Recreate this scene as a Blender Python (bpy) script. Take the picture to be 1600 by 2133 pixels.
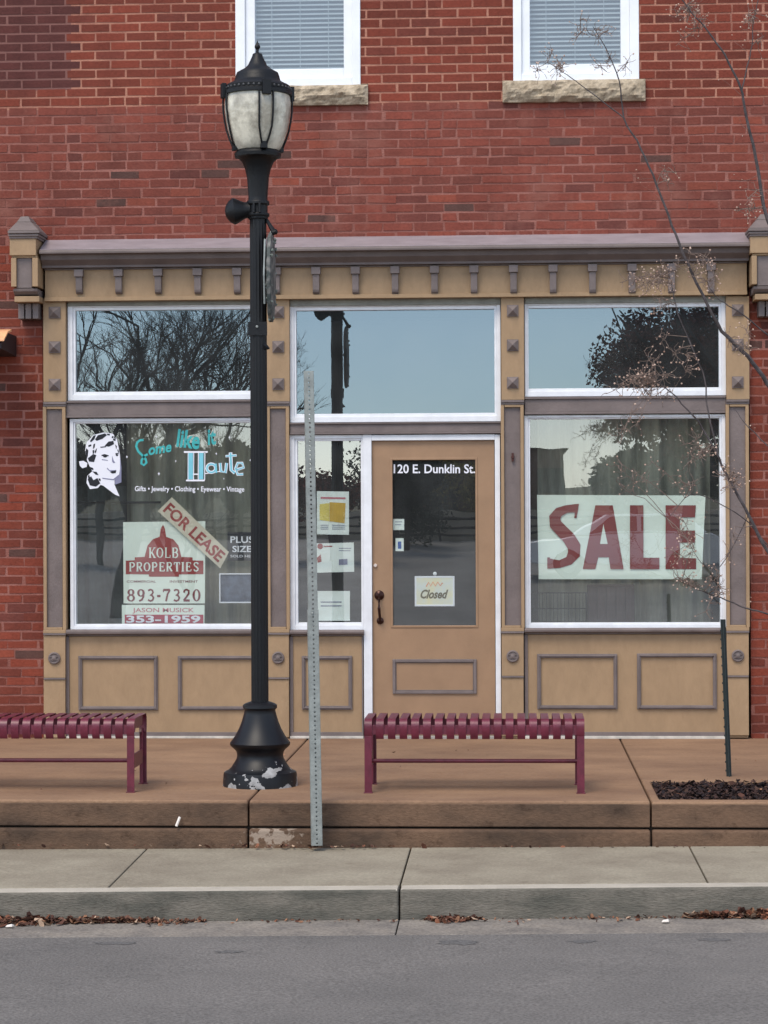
import bpy, bmesh, math, random
from mathutils import Vector, Matrix
R = math.radians
random.seed(11)
sc = bpy.context.scene
for o in list(bpy.data.objects): bpy.data.objects.remove(o)
COL = sc.collection

# ------------------------------------------------------------------ camera
F = 4845.0; CAM = Vector((0, -17.0, 1.572))
MC = Matrix.Rotation(R(3.2), 3, 'Z') @ Matrix.Rotation(R(90 + .275), 3, 'X') @ Matrix.Rotation(-.0042, 3, 'Z')
cd = bpy.data.cameras.new('camera'); cam = bpy.data.objects.new('camera', cd); COL.objects.link(cam)
cam.location = CAM; cam.rotation_euler = MC.to_euler()
cd.sensor_fit = 'VERTICAL'; cd.sensor_height = 36; cd.lens = 36 * F / 2133.0
cd.clip_start = .1; cd.clip_end = 2000
sc.camera = cam
# ------------------------------------------------------------------ light
SUN_EL, SUN_AZ = 56, -24            # elevation; azimuth measured from the street side (-Y) towards -X
w = bpy.data.worlds.new("World"); sc.world = w; w.use_nodes = True
nt = w.node_tree; bg = nt.nodes['Background']
sky = nt.nodes.new('ShaderNodeTexSky'); sky.sky_type = 'NISHITA'; sky.sun_disc = False
sky.sun_elevation = R(SUN_EL); sky.sun_rotation = R(180 - SUN_AZ + 0); sky.air_density = 1.0; sky.dust_density = 0.0
sky.ozone_density = 4.0
hs = nt.nodes.new('ShaderNodeHueSaturation'); hs.inputs['Saturation'].default_value = .55; hs.inputs['Value'].default_value = 1.0
nt.links.new(sky.outputs[0], hs.inputs['Color'])
nt.links.new(hs.outputs[0], bg.inputs['Color']); bg.inputs['Strength'].default_value = .15
sd = bpy.data.lights.new('sun', 'SUN'); so = bpy.data.objects.new('sun', sd); COL.objects.link(so)
sd.energy = 1.5; sd.angle = R(27); sd.color = (1.0, .89, .74)
az = R(SUN_AZ)
sdir = Vector((math.sin(az) * math.cos(R(SUN_EL)), -math.cos(az) * math.cos(R(SUN_EL)), math.sin(R(SUN_EL))))
so.rotation_euler = sdir.to_track_quat('Z', 'Y').to_euler()
sc.view_settings.view_transform = 'Standard'; sc.view_settings.look = 'None'; sc.view_settings.gamma = 1
sc.view_settings.exposure = 0.93
sc.render.engine = 'CYCLES'; sc.cycles.max_bounces = 10; sc.cycles.transparent_max_bounces = 16

# ------------------------------------------------------------------ pixel -> place helpers (build-time measuring only)
def ray(px, py):
    return MC @ Vector(((px - 800) / F, (1066.5 - py) / F, -1))
def at(px, py, Y):
    d = ray(px, py); t = (Y - CAM.y) / d.y
    return CAM.x + d.x * t, CAM.z + d.z * t
def atz(px, py, Z=0):
    d = ray(px, py); t = (Z - CAM.z) / d.z
    return CAM.x + d.x * t, CAM.y + d.y * t
def rc(x0, y0, x1, y1, Y):                    # rectangle -> X0, X1, Z0, Z1
    cx, cy = (x0 + x1) / 2, (y0 + y1) / 2
    a, _ = at(x0, cy, Y); b, _ = at(x1, cy, Y); _, t = at(cx, y0, Y); _, u = at(cx, y1, Y)
    return a, b, u, t

# ------------------------------------------------------------------ mesh helpers
class MB:
    def __init__(s): s.v = []; s.f = []; s.c = []; s.m = []
    def hexa(s, P, mi=0):
        n = len(s.v); s.v += [tuple(p) for p in P]
        for q in ((0,3,2,1),(4,5,6,7),(0,1,5,4),(1,2,6,5),(2,3,7,6),(3,0,4,7)):
            s.f.append(tuple(n + i for i in q)); s.m.append(mi)
        return s
    def box(s, x0, x1, y0, y1, z0, z1, mi=0):
        if x1 < x0: x0, x1 = x1, x0
        if y1 < y0: y0, y1 = y1, y0
        if z1 < z0: z0, z1 = z1, z0
        return s.hexa([(x0,y0,z0),(x1,y0,z0),(x1,y1,z0),(x0,y1,z0),(x0,y0,z1),(x1,y0,z1),(x1,y1,z1),(x0,y1,z1)], mi)
    def ring(s, X0, X1, Z0, Z1, l, r, b, t, y0, y1):   # rectangular frame, four butted bars
        s.box(X0, X0 + l, y0, y1, Z0, Z1); s.box(X1 - r, X1, y0, y1, Z0, Z1)
        if b: s.box(X0 + l, X1 - r, y0, y1, Z0, Z0 + b)
        if t: s.box(X0 + l, X1 - r, y0, y1, Z1 - t, Z1)
        return s
    def prism(s, pts, y0, y1, mi=0):                  # pts in X,Z ; faces fan by ngon
        n = len(s.v); k = len(pts)
        A = sum(pts[i][0]*pts[(i+1)%k][1] - pts[(i+1)%k][0]*pts[i][1] for i in range(k))
        if A < 0: pts = pts[::-1]
        s.v += [(p[0], y0, p[1]) for p in pts] + [(p[0], y1, p[1]) for p in pts]
        s.f.append(tuple(n + i for i in range(k))); s.m.append(mi)
        s.f.append(tuple(n + k + i for i in reversed(range(k)))); s.m.append(mi)
        for i in range(k):
            j = (i + 1) % k
            s.f.append((n + j, n + i, n + k + i, n + k + j)); s.m.append(mi)
        return s
    def extr(s, prof, x0, x1):                        # profile in Y,Z extruded along X
        n = len(s.v); k = len(prof)
        A = sum(prof[i][0]*prof[(i+1)%k][1] - prof[(i+1)%k][0]*prof[i][1] for i in range(k))
        if A < 0: prof = prof[::-1]
        s.v += [(x0, p[0], p[1]) for p in prof] + [(x1, p[0], p[1]) for p in prof]
        s.f.append(tuple(n + i for i in reversed(range(k)))); s.m.append(0)
        s.f.append(tuple(n + k + i for i in range(k))); s.m.append(0)
        for i in range(k):
            j = (i + 1) % k
            s.f.append((n + i, n + j, n + k + j, n + k + i)); s.m.append(0)
        return s
    def lathe(s, prof, c=(0,0,0), seg=32, axis=None, a0=0):    # prof: (r, h)
        n = len(s.v)
        M = Matrix.Identity(3) if axis is None else Vector(axis).to_track_quat('Z', 'Y').to_matrix()
        for r, h in prof:
            for i in range(seg):
                a = a0 + 2 * math.pi * i / seg
                p = M @ Vector((r * math.cos(a), r * math.sin(a), h)) + Vector(c)
                s.v.append(tuple(p))
        for j in range(len(prof) - 1):
            for i in range(seg):
                a = n + j*seg + i; b = n + j*seg + (i+1) % seg
                s.f.append((a, b, b + seg, a + seg)); s.m.append(0)
        s.f.append(tuple(n + i for i in reversed(range(seg)))); s.m.append(0)
        s.f.append(tuple(n + (len(prof)-1)*seg + i for i in range(seg))); s.m.append(0)
        return s
    def tube(s, P, rad, seg=6, flat=1.0):
        P = [Vector(p) for p in P]; n = len(s.v)
        if not hasattr(rad, '__len__'): rad = [rad] * len(P)
        up = Vector((.13, .31, .94))
        for i, p in enumerate(P):
            t = (P[min(i+1, len(P)-1)] - P[max(i-1, 0)])
            if t.length < 1e-9: t = Vector((0,0,1))
            t.normalize(); a = t.cross(up)
            if a.length < .05: a = t.cross(Vector((1,0,0)))
            a.normalize(); b = t.cross(a)
            for k in range(seg):
                q = 2 * math.pi * k / seg
                s.v.append(tuple(p + a * math.cos(q) * rad[i] + b * math.sin(q) * rad[i] * flat))
        for j in range(len(P) - 1):
            for i in range(seg):
                a = n + j*seg + i; b = n + j*seg + (i+1) % seg
                s.f.append((a, b, b + seg, a + seg)); s.m.append(0)
        s.f.append(tuple(n + i for i in reversed(range(seg)))); s.m.append(0)
        s.f.append(tuple(n + (len(P)-1)*seg + i for i in range(seg))); s.m.append(0)
        return s
    def poly(s, pts, mi=0):
        n = len(s.v); s.v += [tuple(p) for p in pts]; s.f.append(tuple(range(n, n + len(pts)))); s.m.append(mi); return s
    def build(s, name, mat, parent=None, bevel=0, smooth=False, seg=2):
        me = bpy.data.meshes.new(name); me.from_pydata(s.v, [], s.f)
        mats = mat if isinstance(mat, (list, tuple)) else [mat]
        for m in mats: me.materials.append(m)
        if len(mats) > 1: me.polygons.foreach_set('material_index', s.m)
        me.update()
        o = bpy.data.objects.new(name, me); COL.objects.link(o)
        put(o, parent)
        if smooth:
            me.polygons.foreach_set('use_smooth', [True] * len(me.polygons))
            try: me.set_sharp_from_angle(angle=R(40))
            except Exception: pass
        if bevel:
            b = o.modifiers.new('bevel', 'BEVEL'); b.width = bevel; b.segments = seg; b.limit_method = 'ANGLE'; b.angle_limit = R(35)
            b.harden_normals = False
        return o
def put(o, parent):                                   # meshes are modelled in world space
    if parent is None: return
    o.parent = parent
    o.location = -Vector(parent.get('_w', (0,0,0))) if parent.type == 'EMPTY' else (0,0,0)
def thing(name, label, cat, loc, group=None):
    o = bpy.data.objects.new(name, None); COL.objects.link(o); o.location = loc; o['_w'] = tuple(loc)
    o.empty_display_size = .1
    return tag(o, label, cat, group)
def tag(o, label=None, cat=None, group=None, kind=None):
    if label: o['label'] = label
    if cat: o['category'] = cat
    if group: o['group'] = group
    if kind: o['kind'] = kind
    return o

# ------------------------------------------------------------------ materials
def S(r, g, b, k=1.0):
    f = lambda c: ((c/255 + .055)/1.055)**2.4 if c > 10 else c/255/12.92
    return (f(r)*k, f(g)*k, f(b)*k, 1)
def mixc(a, b, t): return tuple(a[i]*(1-t) + b[i]*t for i in range(3)) + (1,)
def mat(name, col, rough=.6, var=.12, scale=6, bump=.0, bscale=60, metal=0, spec=.4, col2=None, stretch=(1,1,1), contrast=(.35,.65), fine=0, fscale=150):
    m = bpy.data.materials.new(name); m.use_nodes = True; n = m.node_tree; b = n.nodes['Principled BSDF']
    b.inputs['Roughness'].default_value = rough; b.inputs['Metallic'].default_value = metal
    b.inputs['Specular IOR Level'].default_value = spec
    tc = n.nodes.new('ShaderNodeTexCoord'); mp = n.nodes.new('ShaderNodeMapping'); mp.inputs['Scale'].default_value = stretch
    n.links.new(tc.outputs['Object'], mp.inputs[0])
    out = None
    c2 = col2 if col2 else tuple(c * (1 - var) for c in col[:3]) + (1,)
    c1 = col if col2 else tuple(min(1, c * (1 + var)) for c in col[:3]) + (1,)
    nz = n.nodes.new('ShaderNodeTexNoise'); nz.inputs['Scale'].default_value = scale; nz.inputs['Detail'].default_value = 6; nz.inputs['Roughness'].default_value = .62
    n.links.new(mp.outputs[0], nz.inputs['Vector'])
    mr = n.nodes.new('ShaderNodeMapRange'); mr.inputs[1].default_value = contrast[0]; mr.inputs[2].default_value = contrast[1]
    n.links.new(nz.outputs[0], mr.inputs[0])
    mx = n.nodes.new('ShaderNodeMix'); mx.data_type = 'RGBA'; mx.inputs[6].default_value = c2; mx.inputs[7].default_value = c1
    n.links.new(mr.outputs[0], mx.inputs[0]); out = mx.outputs[2]
    if fine:
        n2 = n.nodes.new('ShaderNodeTexNoise'); n2.inputs['Scale'].default_value = fscale; n2.inputs['Detail'].default_value = 3
        n.links.new(mp.outputs[0], n2.inputs['Vector'])
        r2 = n.nodes.new('ShaderNodeMapRange'); r2.inputs[1].default_value = .3; r2.inputs[2].default_value = .7
        r2.inputs[3].default_value = 1 - fine; r2.inputs[4].default_value = 1 + fine
        n.links.new(n2.outputs[0], r2.inputs[0])
        m2 = n.nodes.new('ShaderNodeMix'); m2.data_type = 'RGBA'; m2.blend_type = 'MULTIPLY'; m2.inputs[0].default_value = 1
        cb = n.nodes.new('ShaderNodeCombineColor')
        for i in range(3): n.links.new(r2.outputs[0], cb.inputs[i])
        n.links.new(out, m2.inputs[6]); n.links.new(cb.outputs[0], m2.inputs[7]); out = m2.outputs[2]
    n.links.new(out, b.inputs['Base Color'])
    if bump:
        bn = n.nodes.new('ShaderNodeTexNoise'); bn.inputs['Scale'].default_value = bscale; bn.inputs['Detail'].default_value = 5
        n.links.new(mp.outputs[0], bn.inputs['Vector'])
        bp = n.nodes.new('ShaderNodeBump'); bp.inputs['Strength'].default_value = bump; bp.inputs['Distance'].default_value = .01
        n.links.new(bn.outputs[0], bp.inputs['Height']); n.links.new(bp.outputs[0], b.inputs['Normal'])
    m['out'] = 1
    return m
def glass(name, fac, tint=(.8,.85,.84,1), wav=.02, gc=(.97,.98,.98,1)):
    m = bpy.data.materials.new(name); m.use_nodes = True; n = m.node_tree; n.nodes.clear()
    o = n.nodes.new('ShaderNodeOutputMaterial'); t = n.nodes.new('ShaderNodeBsdfTransparent'); g = n.nodes.new('ShaderNodeBsdfGlossy')
    t.inputs[0].default_value = tint; g.inputs['Roughness'].default_value = 0.0; g.inputs['Color'].default_value = gc
    mx = n.nodes.new('ShaderNodeMixShader'); mx.inputs[0].default_value = fac
    tc = n.nodes.new('ShaderNodeTexCoord')
    nz = n.nodes.new('ShaderNodeTexNoise'); nz.inputs['Scale'].default_value = 1.6; nz.inputs['Detail'].default_value = 2
    n.links.new(tc.outputs['Object'], nz.inputs['Vector'])
    bp = n.nodes.new('ShaderNodeBump'); bp.inputs['Strength'].default_value = wav; bp.inputs['Distance'].default_value = .02
    n.links.new(nz.outputs[0], bp.inputs['Height']); n.links.new(bp.outputs[0], g.inputs['Normal'])
    n.links.new(t.outputs[0], mx.inputs[1]); n.links.new(g.outputs[0], mx.inputs[2])
    df = n.nodes.new('ShaderNodeBsdfDiffuse'); df.inputs[0].default_value = (.62,.66,.66,1); m2 = n.nodes.new('ShaderNodeMixShader')
    nd = n.nodes.new('ShaderNodeTexNoise'); nd.inputs['Scale'].default_value = 3.5; nd.inputs['Detail'].default_value = 8; n.links.new(tc.outputs['Object'], nd.inputs['Vector'])
    md = n.nodes.new('ShaderNodeMapRange'); md.inputs[1].default_value = .3; md.inputs[2].default_value = .75; md.inputs[3].default_value = .02; md.inputs[4].default_value = .055
    n.links.new(nd.outputs[0], md.inputs[0]); n.links.new(md.outputs[0], m2.inputs[0]); n.links.new(mx.outputs[0], m2.inputs[1]); n.links.new(df.outputs[0], m2.inputs[2]); n.links.new(m2.outputs[0], o.inputs[0])
    return m

TAN = mat('tan_paint', S(155,129,100), .6, .06, 5, .25, 60, spec=.25, fine=.045, fscale=26, stretch=(1,1,.45))
MAUVE = mat('mauve_paint', S(113,102,99), .6, .13, 6, .25, 60, spec=.3)
MAUVE_D = mat('mauve_trim_paint', S(104,93,90), .55, .12, 6, .1, 90, spec=.3)
DOORP = mat('door_paint', S(150,120,93), .5, .08, 4, .08, 90, spec=.35)
WHITE = mat('white_vinyl', S(228,230,233), .4, .04, 5, 0, spec=.4)
WHITE2 = mat('white_painted_wood', S(220,221,224), .5, .06, 9, .1, 80)
STONE = mat('rock_faced_limestone', S(184,168,145), .9, .2, 14, .7, 26, col2=S(136,121,101), fine=.15, fscale=60)
BLACK = mat('black_gloss_paint', S(10,11,14), .5, .25, 12, .15, 60, spec=.32)
BURG = mat('burgundy_powder_coat', S(98,30,48), .42, .22, 14, .08, 120, spec=.55, fine=.06, fscale=50)
GALV = mat('galvanised_steel', S(138,142,138), .55, .18, 18, .1, 80, metal=.2)
GREENP = mat('dark_green_post_paint', S(42,50,50), .6, .2, 20, .2, 80)
DARK = mat('dark_interior', S(52,50,50), .9, .2, 2)
GL_T = glass('transom_glass', .19, (.5,.55,.56,1), .03, (.74,.90,1,1))
GL_D = glass('display_glass', .20, (.89,.93,.91,1), .03)
GL_S = glass('sidelight_glass', .28, (.89,.93,.91,1), .03)
GL_O = glass('door_glass', .18, (.89,.93,.91,1), .03)
GL_U = glass('upper_glass', .13, (.75,.8,.84,1), .01)

# ------------------------------------------------------------------ brick wall (real bricks over a mortar bed)
bld = thing('brick_building', 'red brick building with tan and mauve wooden storefront, its street front filling the picture', 'building', (0, 0, 0))
def attr_mat(name, rough, fine=.12, bump=.5):
    m = bpy.data.materials.new(name); m.use_nodes = True; n = m.node_tree; b = n.nodes['Principled BSDF']
    b.inputs['Roughness'].default_value = rough; b.inputs['Specular IOR Level'].default_value = .25
    a = n.nodes.new('ShaderNodeAttribute'); a.attribute_name = 'tone'
    tc = n.nodes.new('ShaderNodeTexCoord')
    nz = n.nodes.new('ShaderNodeTexNoise'); nz.inputs['Scale'].default_value = 45; nz.inputs['Detail'].default_value = 5
    n.links.new(tc.outputs['Object'], nz.inputs['Vector'])
    mr = n.nodes.new('ShaderNodeMapRange'); mr.inputs[1].default_value = .3; mr.inputs[2].default_value = .7; mr.inputs[3].default_value = 1 - fine; mr.inputs[4].default_value = 1 + fine
    n.links.new(nz.outputs[0], mr.inputs[0])
    cb = n.nodes.new('ShaderNodeCombineColor')
    for i in range(3): n.links.new(mr.outputs[0], cb.inputs[i])
    mx = n.nodes.new('ShaderNodeMix'); mx.data_type = 'RGBA'; mx.blend_type = 'MULTIPLY'; mx.inputs[0].default_value = 1
    n.links.new(a.outputs['Color'], mx.inputs[6]); n.links.new(cb.outputs[0], mx.inputs[7])
    # mortar smears over the older courses
    n2 = n.nodes.new('ShaderNodeTexNoise'); n2.inputs['Scale'].default_value = 2.2; n2.inputs['Detail'].default_value = 8; n2.inputs['Roughness'].default_value = .7
    n.links.new(tc.outputs['Object'], n2.inputs['Vector'])
    m2 = n.nodes.new('ShaderNodeMapRange'); m2.inputs[1].default_value = .52; m2.inputs[2].default_value = .72; m2.inputs[3].default_value = 0; m2.inputs[4].default_value = .62
    n.links.new(n2.outputs[0], m2.inputs[0])
    wz = n.nodes.new('ShaderNodeMapping'); wz.inputs['Scale'].default_value = (7, 7, .55); n.links.new(tc.outputs['Object'], wz.inputs[0])
    wn = n.nodes.new('ShaderNodeTexNoise'); wn.inputs['Scale'].default_value = 1.0; wn.inputs['Detail'].default_value = 6; n.links.new(wz.outputs[0], wn.inputs['Vector'])
    wm = n.nodes.new('ShaderNodeMapRange'); wm.inputs[1].default_value = .3; wm.inputs[2].default_value = .7; wm.inputs[3].default_value = .86; wm.inputs[4].default_value = 1.1; n.links.new(wn.outputs[0], wm.inputs[0])
    fx_ = n.nodes.new('ShaderNodeMath'); fx_.operation = 'MULTIPLY'; n.links.new(mr.outputs[0], fx_.inputs[0]); n.links.new(wm.outputs[0], fx_.inputs[1])
    for i in range(3): n.links.new(fx_.outputs[0], cb.inputs[i])
    al = n.nodes.new('ShaderNodeMath'); al.operation = 'MULTIPLY'; n.links.new(m2.outputs[0], al.inputs[0]); n.links.new(a.outputs['Alpha'], al.inputs[1])
    m3 = n.nodes.new('ShaderNodeMix'); m3.data_type = 'RGBA'; m3.inputs[7].default_value = S(138,92,80)
    n.links.new(al.outputs[0], m3.inputs[0]); n.links.new(mx.outputs[2], m3.inputs[6])
    n.links.new(m3.outputs[2], b.inputs['Base Color'])
    bp = n.nodes.new('ShaderNodeBump'); bp.inputs['Strength'].default_value = bump; bp.inputs['Distance'].default_value = .006
    n.links.new(nz.outputs[0], bp.inputs['Height']); n.links.new(bp.outputs[0], b.inputs['Normal'])
    return m
BRICK = attr_mat('brick', .85); 
_, ztop_zone = at(700, 222, 0)
uw = [rc(490, -420, 750, 180, 0), rc(1068, -430, 1330, 169, 0)]
sills = [rc(473, 180, 767, 221, 0), rc(1047, 168, 1344, 213, 0)]
SX0, _ = at(90, 1100, 0); SX1, _ = at(1563, 1100, 0); _, SZT = at(800, 505, 0)
opens = [(a, b, c, d) for a, b, c, d in uw] + [(a, b, c, d) for a, b, c, d in sills] + [(SX0, SX1, -1, SZT)]
def cut(x0, x1, z0, z1):          # remove openings from a brick's span
    spans = [(x0, x1)]
    for a, b, c, d in opens:
        zc = (z0 + z1) / 2
        if c < zc < d:
            ns = []
            for p, q in spans:
                if q <= a or p >= b: ns.append((p, q)); continue
                if p < a: ns.append((p, a - .001))
                if q > b: ns.append((b + .001, q))
            spans = ns
    return [s_ for s_ in spans if s_[1] - s_[0] > .02]
wall = MB(); tones = []
def vnoise(x, z, s):
    from mathutils import noise
    return noise.noise(Vector((x*s, 3.7, z*s)))
WX0, WX1, WZ1 = -7.5, 5.2, 7.6
pitch = 19.35 / 285.0; bl = .222
_, zpatch = at(80, 188, 0); xpatch, _ = at(148, 100, 0)
row = 0; z = -.02
rr = random.Random(5); mj = .0152
while z < WZ1:
    upper = z > ztop_zone - .01
    off = (row % 2) * bl / 2 + rr.uniform(-.006, .006) * (1 if upper else 2.6)
    if not upper and rr.random() < .1: off += bl / 4
    n_ = int((WX1 - WX0) / bl) + 2
    for i in range(n_):
        xa = WX0 - off + i*bl + rr.gauss(0, .0025 if upper else .006)
        xb_ = WX0 - off + (i+1)*bl
        parts_ = [(xa, xb_)] if rr.random() > (.03 if upper else .07) else [(xa, (xa+xb_)/2), ((xa+xb_)/2, xb_)]
        for (x, xe) in parts_:
          for a, b in cut(x, xe - mj, z, z + pitch - mj):
            j = lambda k=.0014: rr.uniform(-k, k) * (1.2 if upper else 2.8)
            y = -.0018 + rr.uniform(-.0012, .0012) * (1 if upper else 1.8)
            z0, z1 = z, z + pitch - mj
            wall.hexa([(a+j(),y,z0+j()),(b+j(),y,z0+j()),(b,.02,z0),(a,.02,z0),(a+j(),y,z1+j()),(b+j(),y,z1+j()),(b,.02,z1),(a,.02,z1)], 0)
            t = rr.random(); cx = (a+b)/2
            if upper: base = mixc(S(122,57,43), S(101,49,38), t); sm = .08
            elif z > SZT: base = mixc(S(124,63,51), S(107,58,49), t); sm = 1.0
            else: base = mixc(S(126,59,43), S(99,49,39), t); sm = .35
            q = rr.random()
            if q < .03 and not upper: base = S(84,58,52)
            elif q < .09: base = mixc(base, S(86,50,46), .3 if upper else .55)
            elif q > .96: base = mixc(base, S(140,72,54), .45)
            if q > .996 and not upper: base = S(160,120,112)
            k = 1 + .2 * vnoise(cx, z, 1.1) + .12 * vnoise(cx, z, 5)
            if cx < xpatch and z > zpatch: k *= .6; base = mixc(base, S(100,58,56), .75)
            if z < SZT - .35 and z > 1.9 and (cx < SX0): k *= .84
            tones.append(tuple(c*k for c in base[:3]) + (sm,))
    z += pitch; row += 1
nb = len(tones)
# mortar bed behind (strips around the openings)
def bed(x0, x1, z0, z1): wall.box(x0, x1, .0012, .12, z0, z1, 3 if z1 < ztop_zone + .05 else 1)
bed(WX0, SX0, -.02, SZT); bed(SX1, WX1, -.02, SZT)
zs0 = min(s_[2] for s_ in sills); zt = WZ1
bed(WX0, WX1, SZT, zs0)
for (a, b) in ((WX0, sills[0][0]), (sills[0][1], sills[1][0]), (sills[1][1], WX1)): bed(a, b, zs0, sills[1][3])
for (a, b) in ((WX0, uw[0][0]), (uw[0][1], uw[1][0]), (uw[1][1], WX1)): bed(a, b, sills[1][3], uw[0][3])
bed(WX0, WX1, uw[0][3], zt)
wall.box(WX0, xpatch, .0004, .06, zpatch, zt, 2)  # darker mortar behind the darkened bricks of the top left corner
def mortar_mat():
    m = mat('mortar', S(172,122,103), .95, .1, 3, .6, 90, spec=.1, col2=S(146,98,84), contrast=(.4,.6))
    return m
wo = wall.build('wall', [BRICK, mortar_mat(), mat('darker_mortar', S(122,86,80), .95, .1, 3, .4, 90, spec=.1), mat('old_mortar', S(148,100,90), .95, .1, 3, .6, 90, spec=.1, col2=S(128,82,73), contrast=(.4,.6))], bld)
me = wo.data; ca = me.color_attributes.new('tone', 'FLOAT_COLOR', 'POINT')
buf = []
for t in tones: buf += list(t) * 8
buf += [.3,.2,.18,0] * (len(me.vertices) - nb * 8)
ca.data.foreach_set('color', buf)

# building shell behind the front (closes the rooms)
sh = MB()
sh.box(WX0, WX1, .12, .24, SZT, uw[0][2]); sh.box(WX0, SX0, .12, .24, -.02, SZT); sh.box(SX1, WX1, .12, .24, -.02, SZT)
sh.box(WX0, WX1, 4.5, 4.6, -.3, WZ1); sh.box(WX0, WX0+.1, .24, 4.5, -.3, WZ1); sh.box(WX1-.1, WX1, .24, 4.5, -.3, WZ1)
sh.box(WX0+.1, WX1-.1, .24, 4.5, 3.45, 3.55); sh.box(WX0+.1, WX1-.1, .24, 4.5, -.1, -.02); sh.box(WX0+.1, WX1-.1, .24, 4.5, WZ1-.1, WZ1)
sh.build('interior_shell', DARK, bld)
# upper windows
for i, (g, w_) in enumerate(((rc(530, -410, 715, 143, 0), uw[0]), (rc(1103, -420, 1292, 133, 0), uw[1]))):
    m = MB(); X0, X1, Z0, Z1 = w_; a, b, c, d = g; e1, e2, e3 = (a-X0), (X1-b), (c-Z0)
    m.ring(X0, X1, Z0, Z1, e1*.5, e2*.5, e3*.45, .08, -.012, .1)
    m.ring(X0+e1*.5, X1-e2*.5, Z0+e3*.45, Z1-.08, e1*.5, e2*.5, e3*.55, .06, .012, .1)
    f = m.build('upper_window', WHITE, bld, .004)
    MB().poly([(a-.004,.036,c-.004),(b+.004,.036,c-.004),(b+.004,.036,Z1-.1),(a-.004,.036,Z1-.1)]).build('pane', GL_U, f)
    s_ = MB(); zz = c + .012; 
    while zz < 6.3:
        s_.extr([(.085, zz), (.087, zz-.0015), (.110, zz+.017), (.108, zz+.0185)], a-.02, b+.02); zz += .0335
    for t in (.18, .5, .82):
        xx = a + (b-a)*t; s_.box(xx-.002, xx+.002, .080, .083, c, 6.3)
    bo = s_.build('window_blind', mat('blind_slats_%d' % i, S(176,182,178), .5, .04), None)
    tag(bo, ['white horizontal blind behind the glass of the upper window over the street lamp', 'white horizontal blind behind the glass of the upper window crossed by branch tips'][i], 'window blind', 'blinds in the upper windows')
    bk = MB().box(X0-.3, X1+.3, .6, .62, 4.0, 6.8).build('room_backdrop', mat('dim_room_wall_%d' % i, S(120,124,126), .9, .1), bld)
# rough stone sills
for i, s_ in enumerate(sills):
    X0, X1, Z0, Z1 = s_
    bm = bmesh.new(); nx, nz_ = 60, 9; rs = random.Random(20+i); grid = []
    from mathutils import noise
    for jz in range(nz_+1):
        r_ = []
        for ix in range(nx+1):
            x = X0 + (X1-X0)*ix/nx; zz = Z0 + (Z1-Z0)*jz/nz_
            edge = min(1, min(ix, nx-ix)/2, min(jz, nz_-jz)/1.5)
            d = .028 + .030*noise.fractal(Vector((x*9, i*7, zz*16)), 1.0, 2.0, 4)
            r_.append(bm.verts.new((x, -.035 - edge*max(-.01, d), zz + (0 if jz in (0, nz_) else 0) + (.004*noise.noise(Vector((x*12, 5, i))) if jz in (0, nz_) else 0))))
        grid.append(r_)
    for jz in range(nz_):
        for ix in range(nx): bm.faces.new((grid[jz][ix], grid[jz][ix+1], grid[jz+1][ix+1], grid[jz+1][ix]))
    bk = [[bm.verts.new((v.co.x, .11, v.co.z)) for v in r_] for r_ in (grid[0], grid[-1])]
    for k, (r_, q) in enumerate(((grid[0], bk[0]), (grid[-1], bk[1]))):
        for ix in range(nx):
            bm.faces.new((r_[ix], q[ix], q[ix+1], r_[ix+1]) if k == 0 else (r_[ix], r_[ix+1], q[ix+1], q[ix]))
    for ix in (0, nx):
        col = [grid[jz][ix] for jz in range(nz_+1)]
        bm.faces.new(col + [bk[1][ix], bk[0][ix]] if ix else [bk[0][0], bk[1][0]] + col[::-1])
    me = bpy.data.meshes.new('stone_sill'); bm.to_mesh(me); bm.free(); me.materials.append(STONE)
    o = bpy.data.objects.new('stone_sill', me); COL.objects.link(o); put(o, bld)

# ------------------------------------------------------------------ storefront
YP = -.065
# cornice
def Z(px, py, Y): return at(px, py, Y)[1]
XC0 = at(84, 530, -.2)[0]; XC1 = at(1562, 530, -.2)[0]
c = MB()
pr = [(0, Z(800,492,0)), (-.235, Z(800,513,-.235)), (-.245, Z(800,517,-.245)), (-.245, Z(800,521,-.245)), (-.20, Z(800,523,-.20)), (-.19, Z(800,534,-.19)),
      (-.16, Z(800,541,-.16)), (-.14, Z(800,546,-.14)), (-.14, Z(800,551,-.14)), (0.0, Z(800,551,-.14))]
pr[0] = (0, pr[1][1]); c.extr(pr, XC0, XC1).build('cornice', MAUVE_D, bld, .003)
MB().extr([(0, Z(800,492,0)), (-.232, Z(800,513,-.235)+.003), (-.232, Z(800,513,-.235)+.0005), (0, Z(800,513,-.235)+.0005)], XC0+.002, XC1-.002).build('cornice_top', mat('sky_lit_mauve', S(140,129,132), .5, .12, 5, .2, 30, stretch=(1,3,1)), bld)  # sloping cornice top in lighter mauve: skylight put into its colour
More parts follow.
